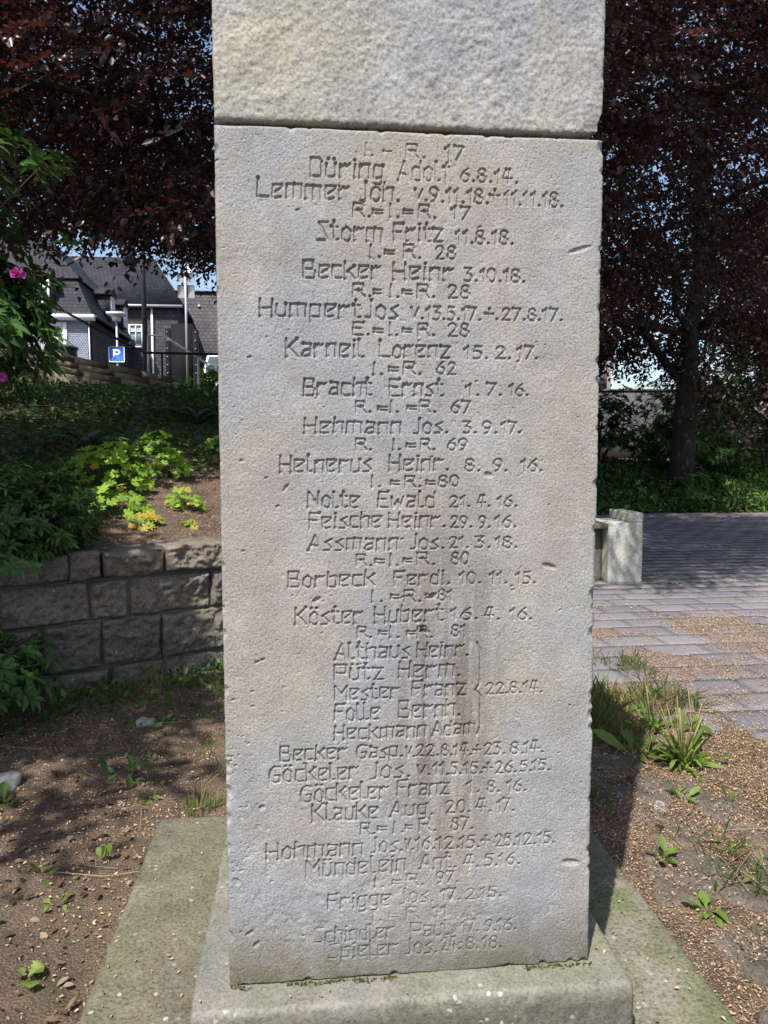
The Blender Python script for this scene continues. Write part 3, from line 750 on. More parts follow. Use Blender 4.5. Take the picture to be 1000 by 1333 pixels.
def husks(n,box,name,size,cols_):
    P=scatter(n,*box,husk_density); k=len(P); z=land(P[:,0],P[:,1]); pd=paved(P[:,0],P[:,1]); z=np.where((pd>.05)&(z<.3),np.maximum(z,.006),z)
    q=np.stack([P[:,0]-P0[0],P[:,1]-P0[1]],-1); d=q@WN; z=np.where((d>.06)&(d<.34)&(P[:,0]<.5),WH+.02,z)
    for (a_,b_,ra,rb) in STN:
        on=((P[:,0]-a_)/ra)**2+((P[:,1]-b_)/rb)**2<.9; on&=RNG.random(k)<.55; z=np.where(on,np.maximum(z,.030),z)
    B=np.c_[P,z+.004+RNG.random(k)*.006]
    D=rdir(k); D[:,2]*=.35; N_=rdir(k)*.6+np.array([0,0,1.]); L=RNG.uniform(.5,1.25,k)*size
    V,F,c=hexleaves(B,D,N_,L,L*RNG.uniform(.35,.6,k),.7)
    o=mesh_obj(name,V,F,cols_,None,False,{'tint':np.repeat(RNG.random(k),c)}); tag(o,kind='stuff'); return o
M_husk=leafmat('beech_husk',((0,(.17,.10,.055)),(.35,(.32,.205,.115)),(.75,(.45,.31,.19)),(1,(.54,.42,.30))),rough=.8,trans=.15,tcol=(.3,.18,.1),spec=.1)
husks(200000,(.84,3.6,-.6,4.8),'beech_husks',.0102,M_husk)
husks(74000,(-3.2,-.7,-.2,6.9),'beech_husks',.0125,M_husk)
husks(46000,(1.2,9.5,4.2,11.),'beech_husks',.019,M_husk)

def litter(n,box,name,cols_,dens):
    P=scatter(n,*box,dens); k=len(P); z=land(P[:,0],P[:,1])+.012; D=rdir(k); D[:,2]*=.25; N_=rdir(k)*.45+np.array([0,0,1.]); L=RNG.uniform(.016,.042,k)
    V,F,c=leaves(np.c_[P,z],D,N_,L,L*.3,[(0,.1),(.3,.9),(.65,.8),(1,.05)],RNG.uniform(-.3,.3,k),.35); tag(mesh_obj(name,V,F,cols_,None,False,{'tint':np.repeat(RNG.random(k),c)}),kind='stuff')
M_dead=leafmat('dead_beech_leaf',((0,(.05,.03,.02)),(.5,(.11,.07,.045)),(.85,(.19,.13,.08)),(1,(.30,.24,.16))),rough=.7,trans=.15,tcol=(.2,.1,.05))
litter(2600,(-3.2,-.85,-.2,3.9),'dead_leaves',M_dead,lambda P:np.clip(.5+fbm(P,1.7,3,77),0,1)*~in_base(P)*(((P-P0)@WN)<-.05))
litter(420,(.86,2.6,-.4,4.2),'dead_leaves',M_dead,lambda P:np.clip(.4+fbm(P,1.7,3,78),0,1)*~in_base(P))
litter(900,(-3.,.2,3.8,9.),'dead_leaves',M_dead,lambda P:np.clip(.5+fbm(P,1.7,3,79),0,1)*(((P-P0)@WN)>.45))

def on_steps(n):
    P=np.stack([RNG.uniform(-.8,.8,n),RNG.uniform(-.37,1.2,n)],1); o=np.maximum(np.abs(P[:,0])/1.,np.abs(P[:,1]-.425)/1.); P=P[o>.44]; o=o[o>.44]; z=np.where(o<.50,.272,.094); P=P[(o<.495)|(o>.52)]; z=z[(o<.495)|(o>.52)]; k=len(P)
    D=rdir(k); D[:,2]*=.2; L=RNG.uniform(.006,.015,k); V,F,c=hexleaves(np.c_[P,z+.003],D,rdir(k)*.4+np.array([0,0,1.]),L,L*.5,.6)
    tag(mesh_obj('beech_husks',V,F,M_husk,None,False,{'tint':np.repeat(RNG.random(k),c)}),kind='stuff')
on_steps(420)

def moss_line(n):
    x=RNG.uniform(-.42,.425,n); P=np.c_[x,-.004-np.abs(RNG.normal(size=n))*.006]; P=P[noise(np.c_[x,x*0],9,97)>.05]; k=len(P); D=rdir(k); D[:,2]=np.abs(D[:,2])+.2; D[:,1]-=.3; L=RNG.uniform(.004,.011,k)
    V,F,c=hexleaves(np.c_[P,np.full(k,.270)],D,rdir(k),L,L*.6); tag(mesh_obj('moss',V,F,leafmat('joint_moss',((0,(.05,.06,.02)),(.6,(.10,.11,.03)),(1,(.16,.13,.07))),rough=.9,trans=.2),None,False,{'tint':np.repeat(RNG.random(k),c)}),kind='stuff')
moss_line(520)

# ------------------------------------------------------------------ trees
M_bark=stonemat('grey_beech_bark',((.02,.018,.016),(.03,.027,.024),(.025,.025,.02),(.036,.033,.028)),grain=40,gv=.4,bumpd=.006)
M_copper=leafmat('copper_beech_leaf',((0,(.012,.010,.011)),(.4,(.021,.014,.014)),(.7,(.034,.017,.015)),(.88,(.046,.020,.017)),(1,(.065,.052,.017))),rough=.36,trans=.25,tcol=(.20,.04,.025),spec=.45)
M_green=leafmat('dark_green_leaf',((0,(.012,.026,.010)),(.4,(.022,.048,.016)),(.75,(.035,.075,.020)),(1,(.06,.11,.03))),rough=.42,trans=.30,tcol=(.09,.18,.02))
def crown_points(n,c,R,lo,seed,thr=-.12,hole=.28,shell=.35):
    """points through an ellipsoid with an uneven skin, clumps and gaps; lo(P)= lowest height"""
    U=rdir(n*3); r=RNG.random(n*3)**(1/3.)*(1-shell)+shell*RNG.random(n*3)**.3
    k=1+.16*noise(U,2.3,seed)+.10*noise(U,5.,seed+1)
    P=U*(r*k)[:,None]*np.array(R)+np.array(c)
    ok=(noise(P,hole,seed+2)*.6+noise(P,hole*3,seed+3)*.4>thr)&(P[:,2]>lo(P)+.5*noise(P,.7,seed+4)+.25*noise(P,2.2,seed+5))
    return P[ok][:n]
def limbs(mb,root,h0,r0,c,R,n,seed,lo,fork=(.35,.8),nsub=5):
    def up(Q,dz=.35):
        Q=np.array(Q); f=lo(Q+rt0)-rt0[2]+dz; Q[1:,2]=np.maximum(Q[1:,2],f[1:]); return Q
    rr=random.Random(seed); top=np.array([c[0],c[1],c[2]+R[2]*.55]); rt0=root; root=np.zeros(3)
    tr=[root+(top-root)*t+np.array([rr.uniform(-.1,.1)*t*2,rr.uniform(-.1,.1)*t*2,0]) for t in np.linspace(0,1,9)]; tr[0]=root-np.array([0,0,.2])
    tr=np.array(tr); mb.tube(tr,[r0*1.35]+[r0*(1-.85*t) for t in np.linspace(.05,1,8)],12)
    tips=[]
    for k in range(n):
        t=rr.uniform(*fork); p=tr[int(t*8)]; a=2*math.pi*(k+rr.uniform(-.3,.3))/n*2.39996*1.6; el=rr.uniform(-.15,.7)
        d=np.array([math.cos(a)*math.cos(el),math.sin(a)*math.cos(el),math.sin(el)]); L=rr.uniform(.6,.92)*R[0]
        q=[p+d*L*s+np.array([0,0,-.12*L*s*s])+np.array([rr.uniform(-1,1),rr.uniform(-1,1),rr.uniform(-.5,.5)])*.12*L*s*(s<1) for s in (0,.25,.5,.75,1)]; q=list(up(q))
        mb.tube(q,[r0*.34,r0*.26,r0*.18,r0*.11,r0*.04],6); tips.append(q)
        for j in range(nsub):
            s=rr.uniform(.35,.95); i=int(s*4); b=q[i]*(1-(s*4-i))+q[min(i+1,4)]*(s*4-i); e=np.array([rr.uniform(-1,1),rr.uniform(-1,1),rr.uniform(-.9,.3)])+d*.6; e/=np.linalg.norm(e); l=rr.uniform(.25,.45)*L
            mb.tube(up([b,b+e*l*.5+np.array([0,0,.03*l]),b+e*l+np.array([0,0,-.12*l])],.1),[r0*.09,r0*.05,r0*.015],4)
def tree(name,label,cat,root,c,R,lo,nspray,nl,leafL,mat,seed,r0=.3,nlimb=10,thr=-.12,group=None,hole=.28,twl=.55,keep=None,twigs=260,extra=None,h0=2,shell=.35,flat=.25):
    t=empty(name,root,label=label,cat=cat,group=group); rt=np.array(root,float)
    mb=MB(); limbs(mb,rt,h0,r0,np.array(c)-rt,R,nlimb,seed,lo)
    P=crown_points(nspray,c,R,lo,seed,thr,hole,shell)
    if keep is not None: P=P[keep(P)]
    if extra is not None: P=np.vstack([P,extra])
    out=P-np.array(c); out/=np.linalg.norm(out,axis=1)[:,None]+1e-6
    A=out*.8+RNG.normal(size=P.shape)*.55; A[:,2]=A[:,2]*.5-.22; N_=RNG.normal(size=P.shape)*flat+np.array([0,0,1.])+out*.25
    V,F,ti=spray_leaves(P-rt,A,N_,nl,twl,leafL,leafL*.6)
    a=A/np.linalg.norm(A,axis=1)[:,None]
    for k in RNG.choice(len(P),min(twigs,len(P)),replace=False):
        p=P[k]-rt; mb.tube([p-a[k]*twl*.9+np.array([0,0,.1]),p,p+a[k]*twl*.6+np.array([0,0,-.06])],[.009,.006,.003],3,False)
    mb.build('trunk',M_bark,t,True); mesh_obj('crown',V,F,mat,t,False,{'tint':ti}); return t
def hang(n,x0,x1,y0,y1,z0,z1,seed):
    P=np.stack([RNG.uniform(x0,x1,n),RNG.uniform(y0,y1,n),RNG.uniform(z0,z1,n)],1); return P[noise(P,.9,seed)>-.1]
# the great copper beech behind the memorial, its limbs reaching over both sides
lo_c=lambda P: np.where(P[:,0]<.2,np.maximum(3.3,1.75+(.232+.03*sstep(-.21,-.32,(P[:,0]+.24)/(P[:,1]+1.7)))*(P[:,1]+1.7)),3.35+.045*np.hypot(P[:,0]-.9,P[:,1]-8.6))+.25*noise(P,.45,5)
TS=.7265
def sun_gap(P):
    sx_=P[:,0]+P[:,2]*TS*.4726; sy_=P[:,1]+P[:,2]*TS*.8813; e=.5*noise(P,.8,66)
    q=noise(P,.55,81); g=(sx_>2.5)&(sy_<12.5)&(q>.30)|(sx_<.4)&(sy_<14)&(noise(P,.6,87)>.30)|(sx_>3)&(sx_<13)&(sy_>15.2)&(sy_<19)&(noise(P,.5,91)>-.1)
    return ~g&~((sx_>.4)&(sx_<3.75+e)&(sy_<8.2+e))&~((sx_>.4)&(sy_<5.6+e))&~((sx_<.4)&(sx_>-2.4)&(sy_<7.2+e))
tree('copper_beech','great copper beech rising behind the memorial with dark purple boughs over both sides','tree',(.9,9.0,.6),(.7,8.6,7.0),(6.6,6.3,5.2),lo_c,15000,24,.078,M_copper,3,r0=.34,nlimb=14,thr=-.30,twl=.6,shell=.5,keep=sun_gap)
# the second one, whose trunk shows at the far side of the square
lo_r=lambda P: 4.35-1.9*sstep(-.03,.06,(P[:,0]+.24)/(P[:,1]+1.7)-.50)+.45*noise(P,.45,15)
def gap_r(P):
    sx_=P[:,0]+P[:,2]*TS*.4726; sy_=P[:,1]+P[:,2]*TS*.8813; e=.8*noise(P,.6,68)
    g=(sx_>3.)&(sx_<12)&(sy_<15.5)&(noise(P,.42,83)>.08)
    g|=(sx_>3.5)&(sy_>15.3)&(sy_<19)&(P[:,1]<16)&(noise(P,.5,89)>-.12)
    return ~g&~((sx_>10.6+e)&(sy_>13.5+e)&(sy_<19.5)&(P[:,1]<15))
tree('copper_beech','copper beech with a thick dark trunk beyond the paved square, right of the memorial','tree',(9.35,17.2,.2),(9.6,16.6,8.),(8.2,7.2,6.3),lo_r,8200,24,.125,M_copper,13,r0=.30,nlimb=14,thr=-.22,twl=.8,shell=.5,keep=gap_r)
# trees beyond
for (x,y,h,r,lab,mt,sd) in [(21,26,8,5.5,'copper beech crown at the far right behind the thick trunked beech',M_copper,23),(26,31,7,4.5,'dark green broadleaf tree far behind the hedge on the right',M_green,33)]:
    tree('copper_beech' if mt is M_copper else 'broadleaf_tree',lab,'tree',(x,y,.4),(x,y,h),(r,r,h*.72),(lambda P: 1.6+.5*noise(P,.5,9)),3600,18,.17,mt,sd,r0=.28,nlimb=9,thr=-.35,twl=.9,twigs=40)
# a maple on the slope left of the camera: it throws the dappled shade over the planting and the wall
def maple_gap(P):
    h=P[:,2]-1.1; x=P[:,0]+h*TS*.4726; y=P[:,1]+h*TS*.8813; e=.22*noise(P,2.,93)
    return ~((x>-2.35+e)&(y>4.0+e)&(y<7.5))&~((x>-1.15+e)&(y>2.9+e))
tree('maple_tree','green maple standing on the slope at the left, shading the wall and border','tree',(-5.2,.4,.9),(-4.85,-1.0,5.0),(2.25,3.5,1.8),(lambda P: 3.0+.3*noise(P,.8,7)),1900,20,.12,M_green,43,keep=maple_gap,r0=.16,nlimb=8,thr=-.06,hole=.6,twl=.5,twigs=60)

# ------------------------------------------------------------------ planting
PELL=[(0,.08),(.12,.42),(.4,.98),(.68,.85),(.9,.38),(1,.03)]
M_rhodo=leafmat('rhododendron_leaf',((0,(.028,.07,.018)),(.45,(.050,.115,.03)),(.8,(.078,.165,.042)),(1,(.15,.25,.07))),rough=.32,trans=.18,tcol=(.1,.2,.03),spec=.5)
M_pink=leafmat('magenta_petal',((0,(.40,.03,.26)),(1,(.62,.10,.46))),rough=.5,trans=.35,tcol=(.7,.1,.5))
M_lime=leafmat('lime_leaf',((0,(.13,.24,.022)),(.5,(.22,.38,.03)),(.85,(.30,.46,.04)),(1,(.44,.34,.06))),rough=.5,trans=.45,tcol=(.32,.5,.03))
M_cover=leafmat('shade_plant_leaf',((0,(.025,.058,.015)),(.45,(.048,.105,.024)),(.8,(.075,.155,.034)),(1,(.13,.21,.045))),rough=.5,trans=.3,tcol=(.12,.22,.03))
M_weed=leafmat('weed_leaf',((0,(.07,.125,.02)),(.5,(.115,.19,.03)),(.88,(.17,.26,.045)),(1,(.30,.24,.08))),rough=.5,trans=.4,tcol=(.28,.42,.04))
M_grass=leafmat('grass_blade',((0,(.05,.10,.02)),(.5,(.09,.16,.03)),(.8,(.14,.21,.05)),(1,(.30,.25,.12))),rough=.55,trans=.35,tcol=(.25,.35,.05))
M_dry=leafmat('dry_stalk',((0,(.16,.11,.06)),(.6,(.27,.20,.11)),(1,(.38,.30,.18))),rough=.8,trans=.15,tcol=(.3,.2,.1))
M_stem=simple('green_stem',(.07,.10,.03),.6)
M_wood=simple('brown_twig',(.07,.05,.035),.8)
def L1(x,y): return float(land(np.array([x]),np.array([y]))[0])
def rhododendron(name,label,root,c,R,nw,leaf,seed,flowers=(),group=None,mat=None,hole=1.3):
    t=empty(name,root,label=label,cat='shrub',group=group); rt=np.array(root,float)
    U=rdir(nw); U[:,2]=np.abs(U[:,2])*1.0-.25*RNG.random(nw); rr_=1+.20*noise(U,2.2,seed)+.12*noise(U,5,seed+1)
    P=U*(rr_*RNG.uniform(.62,1.02,nw))[:,None]*np.array(R)+np.array(c); keep=noise(P,hole,seed+3)>-.42; P=P[keep];U=U[keep]; m=len(P)
    ax=U+np.array([0,0,.75])+RNG.normal(size=(m,3))*.25; ax/=np.linalg.norm(ax,axis=1)[:,None]
    k=9; S=np.cross(ax,rdir(m)); S/=np.linalg.norm(S,axis=1)[:,None]; T=np.cross(ax,S)
    an=(np.arange(k)[None]*2.4+RNG.random((m,1))*6.28); el=RNG.uniform(-.15,.75,(m,k))
    D=(S[:,None]*np.cos(an)[...,None]+T[:,None]*np.sin(an)[...,None])*np.cos(el)[...,None]+ax[:,None]*np.sin(el)[...,None]
    Nn=ax[:,None]+RNG.normal(size=(m,k,3))*.15+0*D; B=np.repeat(P[:,None],k,1)+D*.008
    sc=RNG.uniform(.6,1.15,m*k)*leaf
    V,F,c_=leaves(B.reshape(-1,3)-rt,D.reshape(-1,3),Nn.reshape(-1,3),sc,sc*.17,PELL,RNG.uniform(.1,.45,m*k),.3)
    ti=np.repeat(np.repeat(RNG.random(m),k)*.5+RNG.random(m*k)*.5,c_)
    mb=MB(); 
    for j in range(7):
        a=j*.9+.3; e=np.array(c)-rt+np.array([math.cos(a)*R[0]*.6,math.sin(a)*R[1]*.6,R[2]*.3]); mb.tube([(0,0,-.1),e*.35+np.array([0,0,.1]),e*.7,e],[.03,.024,.016,.008],6)
    for j in RNG.choice(m,min(m,160),replace=False): mb.tube([(np.array(c)-rt)*.4+(P[j]-rt)*.6,(P[j]-rt)],[.007,.004],4,False)
    mb.build('stems',M_wood,t,True); mesh_obj('foliage',V,F,mat or M_rhodo,t,False,{'tint':ti})
    for (fx,fy,fz) in flowers:
        fm=MB()
        for q in range(7):
            d=rdir(1)[0]; d[2]=abs(d[2])*.8; d[1]-=.4; d/=np.linalg.norm(d); b=np.array([fx,fy,fz])-rt+d*.012
            for p in range(5):
                s_=np.cross(d,[.3,.1,1]);s_/=np.linalg.norm(s_);t_=np.cross(d,s_);a=p*1.2566; e=s_*math.cos(a)+t_*math.sin(a)
                Vv,Ff,_=leaves([b],[d*.8+e*.8],[d-e],[.042],[.014],[(0,.25),(.4,.9),(.8,1.),(1,.4)],[0.],.2); fm.add(Vv,Ff,tint=RNG.random())
        fm.build('flower',M_pink,t,True)
    return t
rhododendron('rhododendron','tall rhododendron with glossy leaves and pink flowers at the left edge above the wall',(-3.28,4.30,.95),(-3.20,4.30,2.5),(1.14,.95,1.8),1500,.155,3,
    flowers=[(-2.14,3.78,2.68),(-2.22,3.6,1.98),(-2.3,3.6,3.05)])
rhododendron('shrub','low dark evergreen shrub spilling over the left end of the wall',(-2.35,3.62,.85),(-2.22,3.38,.92),(.74,.58,.58),720,.075,9,mat=M_cover)
rhododendron('shrub','dark leafy bush on the slope between the rhododendron and the stair wall',(-4.55,7.9,1.7),(-4.55,7.9,2.35),(1.3,1.0,.75),380,.11,19,mat=M_cover)
rhododendron('shrub','dark ground level bush at the foot of the wall, far left',(-2.15,2.62,0),(-2.15,2.62,.25),(.50,.42,.50),420,.07,29,mat=M_cover)

def lobed(mb,p,axis_up,rad,tint,lobes=7):
    """one palmate leaf standing on its stalk"""
    n=np.array(axis_up,float);n/=np.linalg.norm(n); s=np.cross(n,rdir(1)[0]);s/=np.linalg.norm(s);t=np.cross(n,s); k=lobes*4
    a=np.arange(k)/k*2*math.pi*.93+.25; r=rad*(.80+.20*np.cos(a*lobes/.93-.25*lobes))*(1+.06*np.cos(a*21)); z=rad*(.10*np.cos(a*lobes)+.12)
    V=[np.zeros(3)]; V=np.vstack([[np.zeros(3)],s*(np.cos(a)*r*.55)[:,None]+t*(np.sin(a)*r*.55)[:,None]+n*(z*.4)[:,None],s*(np.cos(a)*r)[:,None]+t*(np.sin(a)*r)[:,None]+n*(z*.7-rad*.10)[:,None]])+np.array(p)
    j=np.arange(k-1); f3=np.stack([j*0,j+1,j+2],1); f4=np.stack([j+1,j+1+k,j+2+k,j+2],1); mb.add(V,f4,f3,tint)
def lobed_plant(label,x,y,rx,h,n,rad,dry=0,group='lime green plants on the slope'):
    z=L1(x,y); t=empty('leafy_plant',(x,y,z),label=label,cat='plant',group=group); lf=MB(); st=MB()
    for k in range(n):
        a=RNG.random()*6.28; r=math.sqrt(RNG.random())*rx; px,py=r*math.cos(a),r*math.sin(a)*.8; hh=h*(1-.65*(r/rx)**2)*RNG.uniform(.55,1.05)
        gz=L1(x+px,y+py)-z; p=np.array([px,py,gz+hh]); up=np.array([px*.7/rx,py*.7/rx-.55,1.])+RNG.normal(size=3)*.22
        lobed(lf,p,up,rad*RNG.uniform(.6,1.2),RNG.uniform(.0,.9)+( .1 if k<dry else 0) if k>=dry else 1.0)
        st.tube([(px*.25,py*.25,gz*.2-.01),(px*.7,py*.7,gz*.6+hh*.6),p-np.array([0,0,.004])],[.003,.0025,.002],4,False,.3)
    st.build('stalks',M_stem,t,True); lf.build('leaves',M_lime,t,False)
lobed_plant('biggest lime green lobed leaf plant, at the left of the bare husk covered slope',-1.92,5.15,.37,.42,92,.066,dry=3)
lobed_plant('compact lime green plant with broad leaves beside the pillar, upper right of the slope',-1.50,5.72,.19,.26,34,.062)
lobed_plant('small yellow green feathery plant on husk covered soil just above the wall',-1.23,4.78,.17,.17,60,.030,dry=5)
lobed_plant('half shaded green plant with drooping leaves left above the wall coping',-1.72,4.42,.28,.24,40,.062,dry=2)
lobed_plant('withered yellow plant lying at the wall coping between green leaves',-1.46,4.22,.15,.10,14,.055,dry=10)
lobed_plant('tiny yellow seedling on the husks near the wall coping',-1.12,4.36,.07,.05,7,.035,dry=4)
lobed_plant('thin pale leaved plant at the top of the husk patch below dark cover',-1.75,6.45,.22,.24,22,.055)
lobed_plant('little bright plant at the shaded top of the slope beside the pillar',-1.18,6.75,.22,.22,20,.05)
lobed_plant('green seedlings beside the pillar edge above the wall',-.83,4.98,.12,.20,16,.035)

def cover(n,x0,x1,y0,y1,fn,name,mat,L,hmax,kind='stuff',W=.5,up=.4,prof=PELL):
    P=scatter(n,x0,x1,y0,y1,fn); k=len(P); z=land(P[:,0],P[:,1]); hh=(.35+.65*sstep(-.3,.5,fbm(P,1.3,3,5)))*hmax
    B=np.c_[P,z+RNG.random(k)**1.3*hh]; D=rdir(k); D[:,2]=np.abs(D[:,2])*up+.05; N_=rdir(k)*.6+np.array([0,-.3,1.]); sc=L*RNG.uniform(.55,1.25,k)
    V,F,c=hexleaves(B,D,N_,sc,sc*W); ti=np.clip(.5+.45*fbm(P,2.1,3,8)+RNG.normal(size=k)*.2,0,1)
    o=mesh_obj(name,V,F,mat,None,False,{'tint':np.repeat(ti,c)}); tag(o,kind='stuff'); return o
def slope_cover(P):
    q=np.stack([P[:,0]-P0[0],P[:,1]-P0[1]],-1); d=q@WN; s=q@WU; n=fbm(P,1.3,3,15)
    bare=np.exp(-(((P[:,0]+1.15)/.62)**4+((d-.9)/1.0)**4)); vis=P[:,0]<.3+.15*(P[:,1]+1.7)
    return np.where((d>.35)&vis,np.clip(.25+.75*sstep(1.3,2.6,d)+n-1.6*bare,0,1),0)
cover(46000,-7,.8,3.4,15.2,slope_cover,'ground_cover',M_cover,.075,.20)
def ferns(n,pts,label0):
    pass
def wallfoot(P):
    q=np.stack([P[:,0]-P0[0],P[:,1]-P0[1]],-1); d=q@WN
    return np.where((d<-.04)&(d>-1.0)&(P[:,0]<-.5),np.clip(.9*np.exp(d*3.2)+.55*fbm(P,2,3,25)+.25*sstep(-1.2,-2.2,P[:,0]),0,1),np.where((d<=-1)&(P[:,0]<-.95),np.clip(fbm(P,1.6,4,26)*.9-.12,0,.5),0))
cover(9000,-3.2,-.45,.2,4.0,wallfoot,'weed_cover',M_cover,.055,.09,up=.9)
def side(P):
    n=fbm(P,2.4,3,35); pd=paved(P[:,0],P[:,1]); return np.where((P[:,0]>.85)&(pd<.12),np.clip(n*1.5-.1+.45*np.exp(-((P[:,0]-1.3)/.35)**2-((P[:,1]-2.3)/.7)**2),0,.9),0)*~in_base(P)
cover(2600,.85,2.6,-.4,4.0,side,'weed_cover',M_weed,.045,.035,up=1.2,W=.28)
def side2(P): return side(P)*.8
cover(15000,.85,2.6,-.4,4.2,side2,'grass_cover',M_grass,.12,.02,up=2.0,W=.045)
cover(9000,.85,2.6,-.4,4.3,lambda P:np.clip(side(P)*1.1,0,1),'straw',M_dry,.13,.02,up=.9,W=.026)
def side3(P): return np.where(((P-P0)@WN)<-.08,np.clip(fbm(P,2.,3,37)*1.3-.05+.6*np.exp(-(((P-P0)@WN+.45)/.4)**2-((P[:,0]+.75)/.4)**2),0,.8),0)*~in_base(P)
cover(7000,-3,-.5,.2,4.2,side3,'grass_cover',M_grass,.085,.02,up=1.6,W=.05)
# fronds and tall stalks in the dark planting
def fern(x,y,h,label,n=9):
    z=L1(x,y); t=empty('fern',(x,y,z),label=label,cat='fern',group='ferns in the shaded planting'); mb=MB()
    for k in range(n):
        a=k*2.4+RNG.random(); d=np.array([math.cos(a),math.sin(a),0]); L=h*RNG.uniform(.8,1.15); tt=np.linspace(0,1,13)[1:]
        ax=np.array([d*L*.85*u+np.array([0,0,L*(1.05*u-.75*u*u)]) for u in tt]); sd_=np.cross(d,[0,0,1.])
        mb.tube(np.vstack([[0,0,0],ax]),.003,3,False,.2)
        for s_ in (-1,1):
            l=.26*L*np.sin(np.clip(tt,.08,1)*math.pi*.93)+.012; V,F,c=leaves(ax,np.tile(sd_*s_+d*.35-np.array([0,0,.12]),(12,1)),np.tile([0,0,1.],(12,1)),l,l*.22,[(0,.6),(.5,.9),(1,.1)],.2,.1); mb.add(V,F,tint=RNG.random())
    mb.build('fronds',M_cover,t,False); return t
fern(-2.15,4.25,.42,'fern arching over the wall top in deep shade'); fern(-2.35,6.2,.5,'fern on the dark slope beside the rhododendron'); fern(-1.6,8.3,.55,'lighter fern high on the slope below the stair wall'); fern(-.6,9.4,.6,'fern close to the pillar edge near the top of the slope')

rhododendron('rhododendron','upper rhododendron behind the flowering one, its top among the beech boughs at the left edge',(-3.75,5.2,1.0),(-3.62,5.25,3.8),(1.0,.85,1.15),560,.15,71)
# ---- weeds and grass round the memorial
def tufts(mb,x,y,n,h,spread,tint=(0,.8),lean=.5,w=.0035):
    z=L1(x,y); a=RNG.random(n)*6.283; r=np.sqrt(RNG.random(n))*spread; B=np.stack([np.cos(a)*r,np.sin(a)*r,np.zeros(n)-.005],1)
    D=np.stack([np.cos(a)*lean*RNG.random(n),np.sin(a)*lean*RNG.random(n),np.ones(n)],1); L=h*RNG.uniform(.45,1.15,n)
    V,F,c=leaves(B,D,np.c_[np.cos(a),np.sin(a),np.zeros(n)],L,w*RNG.uniform(.7,1.3,n),[(0,.8),(.35,1),(.7,.75),(1,.08)],RNG.uniform(.05,.5,n),.2)
    mb.add(V,F,tint=np.repeat(RNG.uniform(tint[0],tint[1],n),c)); return z
def grass_tuft(label,x,y,n,h,spread,tint=(0,.8),lean=.5,dry=4):
    t=empty('grass_tuft',(x,y,L1(x,y)),label=label,cat='grass tuft',group='grass tufts round the memorial'); mb=MB(); tufts(mb,x,y,n,h,spread,tint,lean); mb.build('blades',M_grass,t,False)
    if dry:
        d=MB()
        for k in range(dry):
            a=RNG.random()*6.28; q=np.array([math.cos(a),math.sin(a),0])*RNG.uniform(.2,.7)*h; d.tube([(0,0,0),q*.4+np.array([0,0,h*.9]),q+np.array([0,0,h*RNG.uniform(1.2,1.7)])],[.0016,.0013,.0009],4,False)
        d.build('dry_stalks',M_dry,t,False)
    return t
TOOTH=[(0,.18),(.12,.22),(.22,.5),(.30,.32),(.42,.78),(.5,.5),(.62,1.),(.72,.66),(.84,.85),(.94,.4),(1,.05)]
OVAL=[(0,.14),(.2,.20),(.35,.62),(.55,1.),(.78,.85),(.93,.4),(1,.04)]
def rosette(name,label,x,y,n,L,W,prof,el=(.25,1.0),cat='weed',tint=(0,.9),stalks=0,group='weeds growing round the memorial'):
    t=empty(name,(x,y,L1(x,y)),label=label,cat=cat,group=group); a=np.arange(n)*2.4+RNG.random(n)*.6; e=RNG.uniform(el[0],el[1],n)
    D=np.stack([np.cos(a)*np.cos(e),np.sin(a)*np.cos(e),np.sin(e)],1); N_=np.stack([-np.cos(a)*np.sin(e),-np.sin(a)*np.sin(e),np.cos(e)],1); l=L*RNG.uniform(.4,1.15,n); D=D+RNG.normal(size=(n,3))*.16; N_=N_+RNG.normal(size=(n,3))*.35
    V,F,c=leaves(D*.012+RNG.normal(size=(n,3))*np.array([.012,.012,0])*min(1,L/.15),D,N_,l,W*l/L*RNG.uniform(.8,1.2,n),prof,RNG.uniform(.05,.6,n),.22)
    mesh_obj('leaves',V,F,M_weed,t,False,{'tint':np.repeat(RNG.uniform(tint[0],tint[1],n),c)})
    if stalks:
        d=MB()
        for k in range(stalks):
            b=RNG.random()*6.28; q=np.array([math.cos(b),math.sin(b),0])*RNG.uniform(.02,.14); h=RNG.uniform(.12,.30); d.tube([q*.2,q*.6+np.array([0,0,h*.6]),q+np.array([0,0,h])],[.003,.0025,.0022],4)
        d.build('stalks',M_dry,t,True)
    return t
rosette('dandelion','large bright green weed clump with upright reddish stalks at the paving edge, right',1.53,1.68,110,.22,.0135,TOOTH,el=(.15,1.3),stalks=16)
rosette('dandelion','broad leaved bright green weed rooted just left of the stalky clump beside the shadow',1.37,1.84,12,.24,.031,OVAL,el=(.35,.9))
rosette('dandelion','sparse weed behind the stalky clump on the husk drift',1.58,2.12,50,.19,.013,TOOTH,el=(.4,1.2),stalks=4)
rosette('dandelion','weed at the far end of the clump where the first pavers show',1.80,2.10,16,.17,.022,OVAL,el=(.3,1.1),stalks=3)
rosette('dandelion','small yellowish weed between dark stones, behind the pale seed head',1.34,1.32,9,.10,.012,OVAL,el=(.3,1.,),tint=(.4,.95))
rosette('dandelion','single upright narrow leaf between the dark stones at the right edge',1.50,1.24,3,.085,.016,TOOTH,el=(.9,1.4),tint=(.5,.95))
rosette('plantain','upright oval leaf plant in the middle of the dark stones',1.29,.86,4,.105,.017,OVAL,el=(.8,1.4),tint=(.4,.9))
rosette('plantain','low green plant touching the base slab edge below the seed head',1.035,.86,14,.085,.014,OVAL,el=(.3,1.2))
rosette('plantain','pale green leafy weed against the base slab, lower right',1.03,.55,13,.075,.015,OVAL,el=(.1,.9),tint=(.5,.85))
